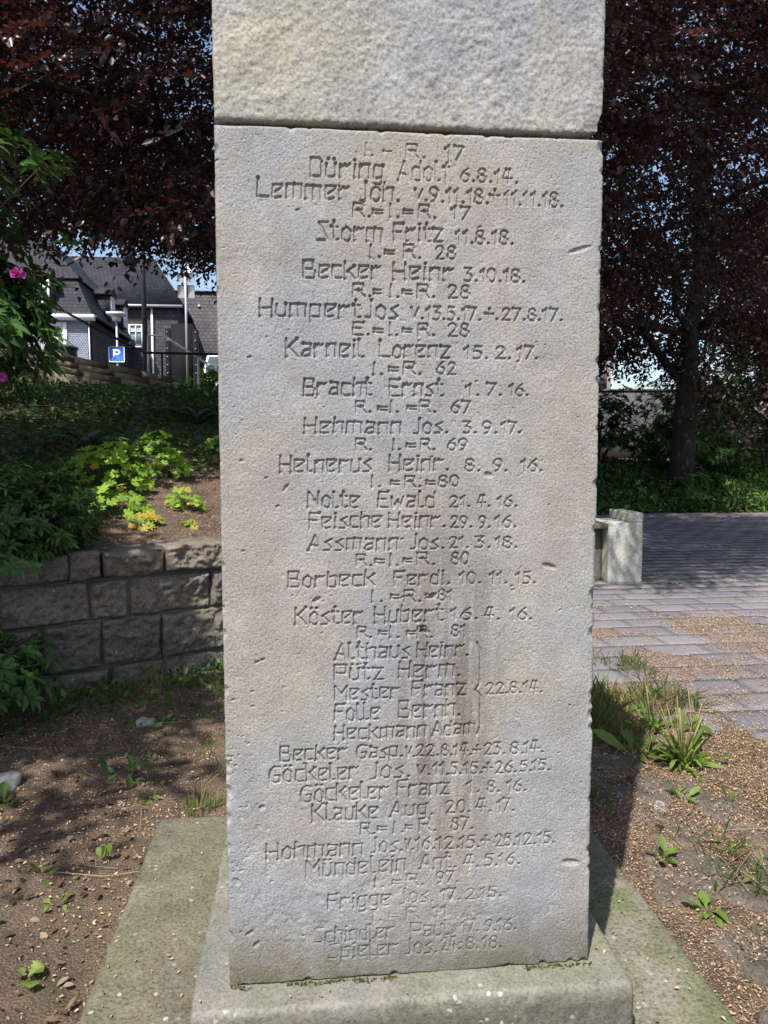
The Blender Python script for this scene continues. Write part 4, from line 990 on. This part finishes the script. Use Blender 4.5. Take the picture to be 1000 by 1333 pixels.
rosette('plantain','weed at the base slab edge in the lower right corner',1.06,.10,16,.08,.014,OVAL,el=(.3,1.2))
rosette('dandelion','bright green seedling by the slab edge, lower left',-1.035,.44,4,.075,.022,TOOTH,el=(.4,1.2),tint=(.6,.9))
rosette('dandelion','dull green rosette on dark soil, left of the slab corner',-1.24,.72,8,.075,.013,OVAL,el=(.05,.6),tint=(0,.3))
rosette('plantain','upright pale leaf by the back left corner of the slab',-.98,1.06,3,.10,.022,OVAL,el=(.9,1.4),tint=(.3,.7))
rosette('plantain','small shaded weed with one raised leaf left of the slab',-1.16,.98,5,.10,.018,OVAL,el=(.4,1.3),tint=(.1,.5))
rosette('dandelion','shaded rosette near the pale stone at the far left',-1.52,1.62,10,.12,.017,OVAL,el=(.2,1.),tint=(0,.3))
rosette('dandelion','yellowish weed in the husks midway along the slab',-1.06,.80,6,.07,.012,OVAL,el=(.3,1.2),tint=(.6,.98))
rosette('dandelion','sunny weed by the grass behind the slab, left of the pillar',-.93,1.64,8,.09,.012,OVAL,el=(.3,1.2),tint=(.5,.95))
grass_tuft('yellow green grass tuft growing behind the slab against the pillar, left side',-.70,1.50,60,.13,.10,(.4,1),.6,3)
grass_tuft('grass at the wall foot close to the pillar in sunlight',-.72,3.25,120,.20,.22,(.2,.9),.6,5)
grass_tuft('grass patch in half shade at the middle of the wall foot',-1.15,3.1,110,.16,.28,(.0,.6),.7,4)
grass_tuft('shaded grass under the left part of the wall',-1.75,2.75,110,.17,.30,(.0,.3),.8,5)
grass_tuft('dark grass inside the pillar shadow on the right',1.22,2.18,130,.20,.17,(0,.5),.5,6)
grass_tuft('thin grass at the tip of the pillar shadow',1.45,2.75,60,.20,.16,(.2,.9),.5,8)
grass_tuft('grass at the edge of the pillar, behind the shadow',1.62,3.55,70,.18,.15,(.1,.6),.5,5)
grass_tuft('dry pale grass tuft among the dark stones, right edge',1.38,.70,46,.15,.09,(.7,1),.8,4)
grass_tuft('sparse dry grass beside the lower right weeds',1.20,.36,36,.13,.08,(.5,1),.7,4)
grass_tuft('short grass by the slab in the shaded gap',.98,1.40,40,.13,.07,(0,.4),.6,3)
# dandelion clock
dc=empty('dandelion_clock',(1.085,1.00,L1(1.085,1.0)),label='pale round dandelion seed head on a thin stem beside the base slab',cat='seed head'); m_=MB(); m_.tube([(0,0,0),(.004,0,.08),(.0,.004,.135)],.0018,5); m_.build('stem',M_stem,dc,True)
U=rdir(150); V,F,c=leaves(np.tile([0,.004,.14],(150,1)),U,rdir(150),.020,.0026,[(0,.15),(.75,.2),(.9,1),(1,1)],0.,.1); mesh_obj('seed_ball',V,F,leafmat('seed_fluff',((0,(.55,.52,.48)),(1,(.7,.68,.63))),rough=.9,trans=.5,tcol=(.7,.7,.65)),dc,False,{'tint':np.repeat(RNG.random(150),c)})
# loose stones
def rock(label,x,y,sz,cols_,seed):
    V,F,N=round_box((sz,sz*.8,sz*.6),(12,12,10),sz*.25); V=V+N*(fbm(V+seed,9/sz*.1+6,3,seed)*sz*.22)[:,None]; o=mesh_obj('loose_stone',V,F,stonemat('loose_stone',cols_,grain=120,gv=.4,spots=60.),None,True,loc=(x,y,L1(x,y)+sz*.12),rz=seed); tag(o,label,'stone',group='loose stones on the soil')
CG=((.19,.20,.185),(.24,.25,.23),(.28,.29,.26),(.23,.235,.21)); CB=((.16,.11,.09),(.2,.14,.11),(.22,.16,.13),(.18,.13,.11))
rock('pale grey stone on shaded soil at the left edge',-1.60,1.83,.12,CG,3); rock('reddish stone below the pale grey one on shaded soil',-1.55,1.53,.07,CB,4); rock('brown flat stone on the shaded soil behind the slab',-1.12,2.55,.10,CG,6)
# fallen stems and twigs
tw=MB()
for k in range(46):
    x,y=(RNG.uniform(.9,2.6),RNG.uniform(0,3.4)) if k<26 else (RNG.uniform(-1.9,-.9),RNG.uniform(.3,3.)); a=RNG.random()*6.28; l=RNG.uniform(.06,.22); d=np.array([math.cos(a),math.sin(a),0]); z=L1(x,y)
    c_=np.cross(d,[0,0,1.])*RNG.uniform(-.06,.06); tw.tube([np.array([x,y,z+.008])-d*l,np.array([x,y,z+.02])+c_,np.array([x,y,z+.01])+d*l],[.0015,.0013,.001],4,False)
tag(tw.build('fallen_stems',M_dry,None,True),kind='stuff')

# ---- far side of the square: bank of ivy and grass, hedge, shrubs
def bank(P): return np.where((P[:,1]>16.0+.25*noise(P,.9,3)),np.clip(1.1-.08*(P[:,1]-16),0,1),0)
cover(42000,3.2,16,15.7,22.5,bank,'bank_vegetation',M_cover,.14,.36,up=.9)
cover(9000,9.6,16,15.8,18.6,lambda P: np.where(P[:,1]>15.9,np.clip(.7+fbm(P,.8,2,9),0,1),0),'sunny_bank_grass',M_weed,.13,.38,up=2.2,W=.22)
for (x,y,rx,h,lab,mt,sd) in [(6.3,19.6,1.5,1.15,'dark shrub behind the bank, first to the right of the pillar',M_green,51),(8.3,20.3,1.6,1.3,'dark shrub in front of the pale house beyond the square',M_green,52),(10.9,19.4,1.5,1.0,'light speckled shrub just right of the thick beech trunk',M_cover,53),(14.2,21.6,2.1,2.3,'taller green shrub at the far right of the bank',M_cover,54),(15.4,20.0,1.8,1.6,'dark shrub at the right frame edge beyond the bank',M_green,55),(9.7,17.0,.7,.5,'low dark shrub in front of the thick beech trunk at the paving edge',M_cover,57),(7.0,20.6,1.3,1.15,'dark bush left of the thick beech trunk on the bank',M_green,58),(11.7,20.8,1.7,2.0,'tall green bush right of the thick beech trunk behind the bank',M_cover,59),(4.4,20.8,1.6,1.4,'dark shrub hidden mostly by the pillar beyond the square',M_green,56)]:
    z=L1(x,y)-.1; h*=1.15; rhododendron('hedge_shrub',lab,(x,y,z),(x,y,z+h*.62),(rx*1.1,rx*.8,h*1.25),760,.17,sd,group='shrubs beyond the square',mat=mt,hole=.9)

# ------------------------------------------------------------------ street and houses above the slope
def slate(name,c1,c2,sx,sz,bumpd=.012):
    m,t,b,o=newmat(name); g=G(t); br=g.n('ShaderNodeTexBrick'); mp=g.n('ShaderNodeMapping')
    x,y,z=g.sep(); cx=g.n('ShaderNodeCombineXYZ'); g.put(cx.inputs[0],g.math('ADD',x,y)); g.put(cx.inputs[1],z)
    g.put(br.inputs['Vector'],cx.outputs[0]); br.inputs['Scale'].default_value=1.; br.inputs['Brick Width'].default_value=sx; br.inputs['Row Height'].default_value=sz; br.inputs['Mortar Size'].default_value=.012; br.inputs['Bias'].default_value=0.
    br.inputs['Color1'].default_value=(*c1,1); br.inputs['Color2'].default_value=(*c2,1); br.inputs['Mortar'].default_value=(*[v*.5 for v in c1],1)
    c=g.mix(1.,br.outputs[0],g.ramp(g.noise(1.3,5),(.3,.8),(.7,1.15)),'MULTIPLY'); g.put(b.inputs['Base Color'],c); b.inputs['Roughness'].default_value=.75; b.inputs['Specular IOR Level'].default_value=.15; g.bump(b,br.outputs[1],-bumpd); return m
M_slate=slate('slate_roof',(.032,.032,.040),(.050,.048,.056),.22,.16); M_slatew=slate('slate_cladding',(.062,.058,.066),(.088,.082,.088),.28,.20); M_slateb=slate('blue_grey_shingle_wall',(.24,.27,.35),(.33,.36,.44),.12,.09,.02)
M_white=simple('white_paint',(.78,.79,.80),.5,var=.05); M_glass=simple('window_glass',(.25,.33,.40),.08,var=.25,scale=1.5); M_gut=simple('zinc_gutter',(.40,.42,.45),.4,.4); M_black=simple('black_steel',(.006,.006,.007),.9,0,var=.3); M_steel=simple('brushed_steel',(.55,.56,.57),.30,.9,var=.08); M_galv=simple('galvanised_steel',(.36,.38,.40),.5,.5); M_dark=simple('dark_paint',(.03,.033,.04),.4,.3)
ZS=3.35
st=MB(); 
def quads(mb,*qs):
    for q in qs: mb.add(q,[(0,1,2,3)])
# the upper street, level with the head of the stairs
sv=[]; sx=np.linspace(-40,1.5,42); sy=np.linspace(18.2,80,40); SX,SY=np.meshgrid(sx,sy,indexing='ij')
edge=sstep(2.2,-.6,SX-(.0+.10*(SY)))
i=(np.arange(41)[:,None]*40+np.arange(39)[None]).ravel()
stv=np.stack([SX,SY,land(SX,SY)*0+(2.95+.045*(SY-18))*edge-.4*(1-edge)],-1).reshape(-1,3)
tag(mesh_obj('upper_street',stv,np.stack([i,i+40,i+41,i+1],1),simple('asphalt',(.055,.055,.058),.9,scale=3,bump=.004)),kind='structure')
def window(mb_f,mb_g,cx,y,cz,w_,h_,fr=.09,face='y',bars=True):
    for dx,dz,a,b_ in ((-(w_+fr)/2,0,fr,h_+2*fr),((w_+fr)/2,0,fr,h_+2*fr),(0,(h_+fr)/2,w_,fr),(0,-(h_+fr)/2,w_,fr))+(((0,0,.05,h_),(0,h_*.22,w_,.05)) if bars else ()):
        if face=='y': mb_f.box((cx+dx,y-.03,cz+dz),(a,.10,b_))
        else: mb_f.box((y+.03,cx+dx,cz+dz),(.10,a,b_))
    if face=='y': mb_g.box((cx,y-.005,cz),(w_,.02,h_))
    else: mb_g.box((y+.005,cx,cz),(.02,w_,h_))
# -- mansard house; local origin at its front right corner on the street
hx,hy=-9.85,34.4; Zg=3.0
house=empty('mansard_house',(hx,hy,Zg),label='slate mansard house with blue grey shingle front, white cornice and dormers, left',cat='house')
ev=7.62-Zg; br=9.32-Zg; rg=11.9-Zg; WL=11.; DP=8.0; ins=.55
w_=MB(); quads(w_,[(-WL,0,0),(0,0,0),(0,0,ev),(-WL,0,ev)]); w_.build('front_wall',M_slateb,house)
w_=MB(); quads(w_,[(0,0,0),(0,DP,0),(0,DP,ev-.02),(0,0,ev-.02)],[(0,DP,0),(-WL,DP,0),(-WL,DP,ev-.02),(0,DP,ev-.02)],[(-WL,DP,0),(-WL,0,0),(-WL,0,ev-.02),(-WL,DP,ev-.02)]); w_.build('side_walls',M_slatew,house)
r_=MB(); e=.28
A=[(-WL-e,-e,ev+.02),(e,-e,ev+.02),(e,DP,ev+.02),(-WL-e,DP,ev+.02)]; B=[(-WL+ins,ins,br),(-ins,ins,br),(-ins,DP,br),(-WL+ins,DP,br)]
for a,b_ in ((0,1),(1,2),(2,3),(3,0)): quads(r_,[A[a],A[b_],B[b_],B[a]])
o_=.14; C_=[(-WL+ins-o_,ins-o_,br+.03),(-ins+o_,ins-o_,br+.03),(-ins+o_,DP,br+.03),(-WL+ins-o_,DP,br+.03)]; Rg=[(-WL/2-1.,3.4,rg+.4),(-2.7,3.4,rg),(-2.7,DP,rg),(-WL/2-1,DP,rg+.4)]
for a,b_ in ((0,1),(1,2),(2,3),(3,0)): quads(r_,[C_[a],C_[b_],Rg[b_],Rg[a]])
r_.add(Rg,[(0,1,2,3)]); r_.add(C_,[(3,2,1,0)])
roof=r_.build('roof',M_slate,house)
cn=MB(); cn.box((-WL/2,-.17,ev-.10),(WL+.7,.36,.24)); cn.build('cornice',M_white,house); gt_=MB(); gt_.tube([(.36,.1,ev-.02),(.36,DP-.1,ev-.02)],.07,8); gt_.build('gutter',M_dark,house,True)
for cx,cz,ww,hh in ((-1.55,2.95,1.02,1.2),(-4.2,2.95,1.02,1.2),(-6.9,2.95,1.02,1.2)):
    f=MB();g_=MB(); window(f,g_,cx,0,cz+.6,ww,hh,.16); wo_=f.build('window',M_white,house); g_.build('pane',M_white if cx>-2 else M_glass,wo_)
for cx in (-1.85,-5.2,-8.2):
    d=MB(); d.box((cx,.20,ev+.95),(.95,.9,1.15)); d.prism([(-.62,0),(.62,0),(.62,.12),(0,.38),(-.62,.12)],1.1,Matrix.Translation((cx,-.35,ev+1.5)),.5); dm=d.build('dormer',M_slate,house); f=MB();g_=MB(); window(f,g_,cx,-.26,ev+.98,.56,.85,.08); f.build('frame',M_white,dm); g_.build('pane',M_glass,dm)
for cy in (3.3,6.0):
    d=MB(); d.box((-.10,cy,ev+.95),(.8,.9,1.1)); M4=Matrix.Translation((.42,cy,ev+1.48))@Matrix.Rotation(math.pi/2,4,'Z'); d.prism([(-.6,0),(.6,0),(.6,.1),(0,.42),(-.6,.1)],.95,M4,.5); dm=d.build('dormer',M_slate,house); f=MB();g_=MB(); window(f,g_,cy,.30,ev+.95,.5,.85,.08,'x'); f.build('frame',M_white,dm); g_.build('pane',M_glass,dm)
dp=MB(); dp.tube([(.10,-.10,0),(.10,-.10,ev-.25)],.05,8); dp.build('downpipe',M_gut,house,True)
qd=MB(); 
for k in range(7): qd.box((-.10 if k%2 else -.14,-.03,.3+k*.62),(.24 if k%2 else .34,.06,.5))
# -- wing behind it
wing=empty('slate_wing_house',(hx+.2,hy+8.2,Zg),label='dark slate house with hipped roof and white downpipe behind the mansard house',cat='house')
W2=2.5; E2=9.55-Zg; w_=MB(); quads(w_,[(-8,0,0),(W2,0,0),(W2,0,E2),(-8,0,E2)],[(W2,0,0),(W2,7,0),(W2,7,E2),(W2,0,E2)],[(W2,7,0),(-8,7,0),(-8,7,E2),(W2,7,E2)]); w_.build('wall',M_slatew,wing)
r_=MB(); r_.add([(-8,-.3,E2),(W2+.3,-.3,E2),(W2+.3,7.3,E2),(-8,7.3,E2),(-6,3.5,E2+3.5),(W2-1.9,3.5,E2+3.5)],[(0,1,5,4),(2,3,4,5),(3,2,1,0)],[(1,2,5),(3,0,4)]); r_.build('roof',M_slate,wing)
gt=MB(); gt.tube([(-3,-.36,E2),(W2+.3,-.36,E2)],.08,8); gt.build('gutter',M_gut,wing,True); dp=MB(); dp.tube([(W2-1.4,-.12,0),(W2-1.4,-.12,E2-.05)],.06,8); dp.build('downpipe',M_white,wing,True)
f=MB();g_=MB(); window(f,g_,.2,0,E2-1.6,.6,1.1,.09); wo_=f.build('window',M_white,wing); g_.build('pane',M_glass,wo_)
ch=MB(); ch.box((W2-3.2,3.0,E2+3.7),(.6,.6,1.4)); ch.box((W2-3.2,3.0,E2+4.44),(.74,.74,.1)); ch.build('chimney',M_slatew,wing)
# -- big blind slate facade
hall=empty('slate_clad_hall',(-9.45,46.2,Zg),label='large windowless hall clad in brown grey slate, right of the houses',cat='building')
HH=11.1-Zg; w_=MB(); w_.box((8,5,HH/2),(16,10,HH)); w_.build('wall',M_slatew,hall); cp_=MB(); cp_.box((8,5,HH+.05),(16.2,10.2,.1)); cp_.build('parapet',M_dark,hall)
for k in range(8):
    s_=MB(); s_.box((.9+(k%4)*2.1,-.03,HH-.8 if k<4 else HH*.52),(.16,.06,.16)); s_.build('wall_anchor',M_gut,hall)
# -- black boxed duct with bolted flanges
dk=empty('ventilation_duct',(-4.62,27.3,3.3),label='black boxed duct with bolted flanges standing before the slate hall',cat='duct'); b_=MB(); b_.box((0,0,1.42),(.74,.6,2.84)); b_.build('box',M_black,dk)
for sx_ in (-1,1):
    f=MB(); f.box((sx_*.48,-.05,1.33),(.17,.5,2.66)); fo=f.build('flange',M_black,dk)
    for k in range(8): bo=MB(); bo.tube([(sx_*.50,-.295,.5+k*.29),(sx_*.50,-.33,.5+k*.29)],.022,6); bo.build('bolt',M_galv,fo)
# -- stair wall and railings
cheek=empty('stair_wall',(0,0,0),label='low layered stone wall along the stairs at the top of the slope',cat='wall')
M_cheek=stonemat('tan_sandstone',((.13,.11,.08),(.17,.145,.105),(.155,.135,.095),(.20,.175,.13)),grain=60,gv=.35,bumpd=.004)
def layer(x0,y0,z0,x1,y1,z1,h,th,dep):
    m=MB(); n=5; a=np.array([x0,y0,z0]);b=np.array([x1,y1,z1]); d=(b-a)/n; u=(b-a)[:2]/np.linalg.norm((b-a)[:2]); nn=np.array([-u[1],u[0],0])
    for k in range(n):
        p=a+d*k+d*.01; q=a+d*(k+.985); V=[]
        for zz in (0,-h):
            for e in (p,q,q+nn*th,p+nn*th): V.append(e+np.array([0,0,zz])+nn*dep)
        m.add(V,[(0,1,2,3),(7,6,5,4),(4,5,1,0),(5,6,2,1),(6,7,3,2),(7,4,0,3)])
    return m.build('stone_layer',M_cheek,cheek)
SA=(-5.2,11.90,3.36); SB=(-2.50,12.15,2.80)
layer(*SA,*SB,.11,.5,0.); layer(SA[0],SA[1],SA[2]-.117,SB[0]+.16,SB[1]+.02,SB[2]-.14,.10,.5,-.015); layer(SA[0],SA[1],SA[2]-.224,SB[0]+.34,SB[1]+.04,SB[2]-.27,.11,.5,-.03); layer(SA[0],SA[1],SA[2]-.341,SB[0]+.5,SB[1]+.06,SB[2]-.40,.45,.5,-.045)
layer(-2.76,12.45,2.86,-1.62,10.95,2.20,.12,.20,0.)
def rail(name,label,path,posts,mat,r=.025):
    t=empty(name,path[0],label=label,cat='railing'); o_=np.array(path[0]); m=MB(); m.tube(np.array(path)-o_,r,8); m.build('rail',mat,t,True)
    for (p,zb) in posts: q=MB(); q.tube([np.array(p)-o_,np.array((p[0],p[1],zb))-o_],r*.85,8); q.build('post',mat,t,True)
    return t
rail('handrail','dark stair handrail with a bright top running down and then level, in front',[(-4.70,12.02,4.13),(-3.88,12.16,3.68),(-3.0,12.24,3.24),(-1.2,12.0,3.19)],[((-3.88,12.16,3.68),2.4),((-2.70,12.2,3.22),2.1)],M_dark,.022)
rail('handrail','bright steel stair handrail bending down towards the pillar, behind the dark one',[(-3.10,13.05,2.9),(-3.09,13.08,3.66),(-2.81,13.05,3.655),(-1.61,11.66,2.83)],[((-2.08,12.2,3.16),2.0)],simple('pale_rail_paint',(.62,.63,.64),.4),.026)
dkp=empty('lamp_post',(-4.36,19.2,3.3),label='tall dark post rising into the beech foliage beside the slate hall',cat='post'); m=MB(); m.tube([(0,0,-.3),(0,0,6.2)],[.07,.055],10); m.build('post',M_dark,dkp,True)
m=MB(); m.tube([(0,0,6.2),(0,-.25,6.45),(0,-.7,6.5)],.03,6); m.box((0,-.95,6.48),(.22,.6,.09)); m.build('lamp_head',M_dark,dkp)
sp=empty('sign_post',(-3.27,19.05,3.3),label='grey post with the backs of square signs and a round sign, seen from behind',cat='sign'); m=MB(); m.tube([(0,0,-.3),(0,0,3.25)],.032,8); m.build('post',M_galv,sp,True)
M_sgn=simple('grey_sign_back',(.16,.17,.18),.5)
def plate(name,par,c,w_,h_,mat,th=.02):
    m=MB(); r=.03; pts=[]
    for (sx_,sz_,a0) in ((1,1,0),(-1,1,90),(-1,-1,180),(1,-1,270)):
        for k in range(4): a=math.radians(a0+k*30); pts.append((sx_*(w_/2-r)+r*math.cos(a),sz_*(h_/2-r)+r*math.sin(a)))
    m.prism(pts,th,Matrix.Translation(c)); return m.build(name,mat,par)
for dx,dz,h_ in ((-.115,2.38,.33),(.125,2.38,.33),(-.115,2.74,.22),(.125,2.74,.22)): plate('sign_plate',sp,(dx,.035,dz),.20,h_,M_sgn)
m=MB(); m.prism([(.21*math.cos(a*math.pi/14),.21*math.sin(a*math.pi/14)) for a in range(28)],.02,Matrix.Translation((.06,.035,3.06))); m.build('round_sign',M_galv,sp)
pk=empty('parking_sign',(-5.08,19.15,3.3),label='blue square parking sign with a white letter P above the stair wall',cat='sign'); m=MB(); m.tube([(0,.06,-.3),(0,.06,.95)],.025,8); m.build('post',M_galv,pk,True)
M_blue=simple('blue_sign_paint',(.012,.10,.50),.4,var=.05); plate('border',pk,(0,.0,.76),.40,.40,M_white,.03); bp=plate('plate',pk,(0,-.004,.76),.365,.365,M_blue,.03)
m=MB(); Px,Pz=-.055,.64
m.box((Px,-.009,.76),(.052,.008,.25))
o1=[(0,.125)]+[(.055+.072*math.cos(math.radians(a)),.053+.072*math.sin(math.radians(a))) for a in range(90,-91,-20)]+[(0,-.019)]
i1=[(0,.079)]+[(.055+.026*math.cos(math.radians(a)),.053+.026*math.sin(math.radians(a))) for a in range(90,-91,-20)]+[(0,.027)]
pv_=[(Px+.026+x,-.011,.76+z) for x,z in o1]+[(Px+.026+x,-.011,.76+z) for x,z in i1]; n_=len(o1); m.add(pv_,[(k,k+1,k+1+n_,k+n_) for k in range(n_-1)]); m.build('letter',M_white,bp)
lp=empty('street_lamp',(-6.04,23.4,3.3),label='thin street lamp with a flat square pale head above the parking sign',cat='lamp'); m=MB(); m.tube([(0,0,-.3),(0,0,2.35)],.035,8); m.build('post',M_galv,lp,True); m=MB(); m.box((0,0,2.52),(.5,.5,.07)); m.box((0,0,2.40),(.22,.22,.18)); m.build('lamp_head',simple('pale_lamp',(.62,.63,.60),.5),lp)
bn=empty('rain_barrel',(-5.25,15.1,2.9),label='dark grey round barrel standing behind the stair wall at left',cat='barrel'); m=MB(); m.tube([(0,0,0),(0,0,.1),(0,0,.4),(0,0,.72),(0,0,.75)],[.27,.29,.32,.30,.31],20); m.build('body',simple('dark_plastic',(.05,.055,.06),.5),bn,True); m=MB(); m.tube([(0,0,.75),(0,0,.80),(0,0,.83)],[.33,.33,.22],20); m.build('lid',simple('dark_lid',(.06,.065,.075),.5),bn,True)
# -- van parked on the upper street
vn=empty('parked_van',(-3.42,29.6,3.5),math.radians(-4),label='white van parked on the upper street, half hidden by the pillar',cat='van')
M_van=simple('white_car_paint',(.68,.70,.72),.25,var=.04); M_tyre=simple('tyre_rubber',(.02,.02,.02),.9); M_wind=simple('dark_windscreen',(.05,.075,.08),.06,var=.3)
sec=[(-.10,.35,.95),(-.04,.75,.98),(.5,1.02,.98),(.62,1.06,.97),(1.25,1.95,.88),(1.6,2.12,.86),(4.7,2.15,.86),(4.95,2.0,.86),(5.0,.4,.95)]
V=[];n=len(sec)
for y,z,hw in sec: V+=[(-hw,y,z),(hw,y,z)]
base=len(V); V+=[(-.97,-.08,.3),(.97,-.08,.3),(-.97,4.98,.3),(.97,4.98,.3)]
m=MB(); f=[(2*k,2*k+1,2*k+3,2*k+2) for k in range(n-1)]; f3=[]
for s_ in (0,1):
    for k in range(n-1): f3.append((base+s_,2*k+s_,2*k+2+s_) if s_ else (base+s_,2*k+2+s_,2*k+s_))
    f3.append((base+s_,base+2+s_,2*(n-1)+s_))
m.add(V,f+[(base,base+1,1,0),(base,base+2,base+3,base+1)],f3); m.build('body',M_van,vn)
m=MB(); m.add([(-.86,.66,1.10),(.86,.66,1.10),(.78,1.24,1.92),(-.78,1.24,1.92)],[(0,1,2,3)]); V_=np.array(m.V[0]); m.V[0]=V_+np.array([0,-.03,.02]); m.build('windscreen',M_wind,vn)
for s_ in (-1,1):
    m=MB(); m.add([(s_*.985,.95,1.12),(s_*.985,1.9,1.12),(s_*.895,1.9,1.85),(s_*.895,1.38,1.85)],[(0,1,2,3)]); m.build('side_window',M_wind,vn)
    m=MB(); m.box((s_*.70,-.09,.72),(.34,.06,.2)); m.build('headlight',simple('headlight_glass',(.5,.52,.55),.1),vn)
    for y in (.85,4.1): m=MB(); m.tube([(s_*.99,y,.33),(s_*.78,y,.33)],.33,18); wl_=m.build('tyre',M_tyre,vn,True); m=MB(); m.tube([(s_*1.0,y,.33),(s_*.97,y,.33)],.2,14); m.build('rim',M_galv,wl_,True)
m=MB(); m.box((0,-.12,.45),(1.85,.12,.26)); m.build('bumper',simple('grey_plastic',(.08,.08,.085),.6),vn)
# -- pale house and grey garden wall far beyond the square
ph=empty('pale_house',(18.2,43.5,.6),math.radians(22),label='pale pink rendered house glimpsed under the beech boughs beyond the square',cat='house')
m=MB(); m.box((-3.6,4,3.6),(7.2,8,7.2)); m.build('wall',simple('pale_render',(.60,.52,.50),.9,scale=2),ph); m=MB(); m.prism([(-7.7,7.2),(.4,7.2),(-3.6,10.6)],8.6,Matrix.Translation((0,-.3,0))); m.build('roof',M_slate,ph)
for cx,cz in ((-.9,5.4),(-2.6,5.4),(-5,5.4),(-.9,2.2),(-5,2.2)):
    f=MB();g_=MB(); window(f,g_,cx,0,cz,.8,1.3,.1); wo_=f.build('window',simple('red_brown_frame',(.20,.08,.06),.6),ph); g_.build('pane',M_glass,wo_)
gw=MB(); gw.box((15,38.2,2.6),(22,.3,4.2),math.radians(-8)); gw.box((15,38.2,4.76),(22.2,.42,.12),math.radians(-8)); tag(gw.build('garden_wall',simple('grey_render',(.085,.085,.088),.9,scale=1.5)),'grey rendered wall in front of the pale house, beyond the shrubs','wall')
# -- tall grass and bright shrub on the edge of the upper street
def tall_grass(label,x,y,n,h,sp_,mat=None):
    z=L1(x,y); t=empty('tall_grass',(x,y,z),label=label,cat='tall grass',group='tall grass by the stairs'); mb=MB(); tufts(mb,x,y,n,h,sp_,(.1,.85),.55,.012); mb.build('blades',mat or M_weed,t,False)
for (x,y,lab) in [(-3.9,14.4,'tall grass in front of the parking sign and dark post'),(-3.2,14.7,'tall grass between the dark post and the grey sign post'),(-2.6,14.6,'tall grass at the foot of the grey sign post'),(-2.15,14.2,'tall grass below the black duct, nearest to the van'),(-1.65,14.4,'tall grass beside the pillar edge above the stairs')]: tall_grass(lab,x,y,230,.66,.42)
rhododendron('shrub','bright yellow green bush at the stair rail next to the pillar',(-1.95,13.2,L1(-1.95,13.2)),(-1.93,13.2,L1(-1.95,13.2)+.34),(.42,.4,.36),150,.085,61,mat=M_lime)
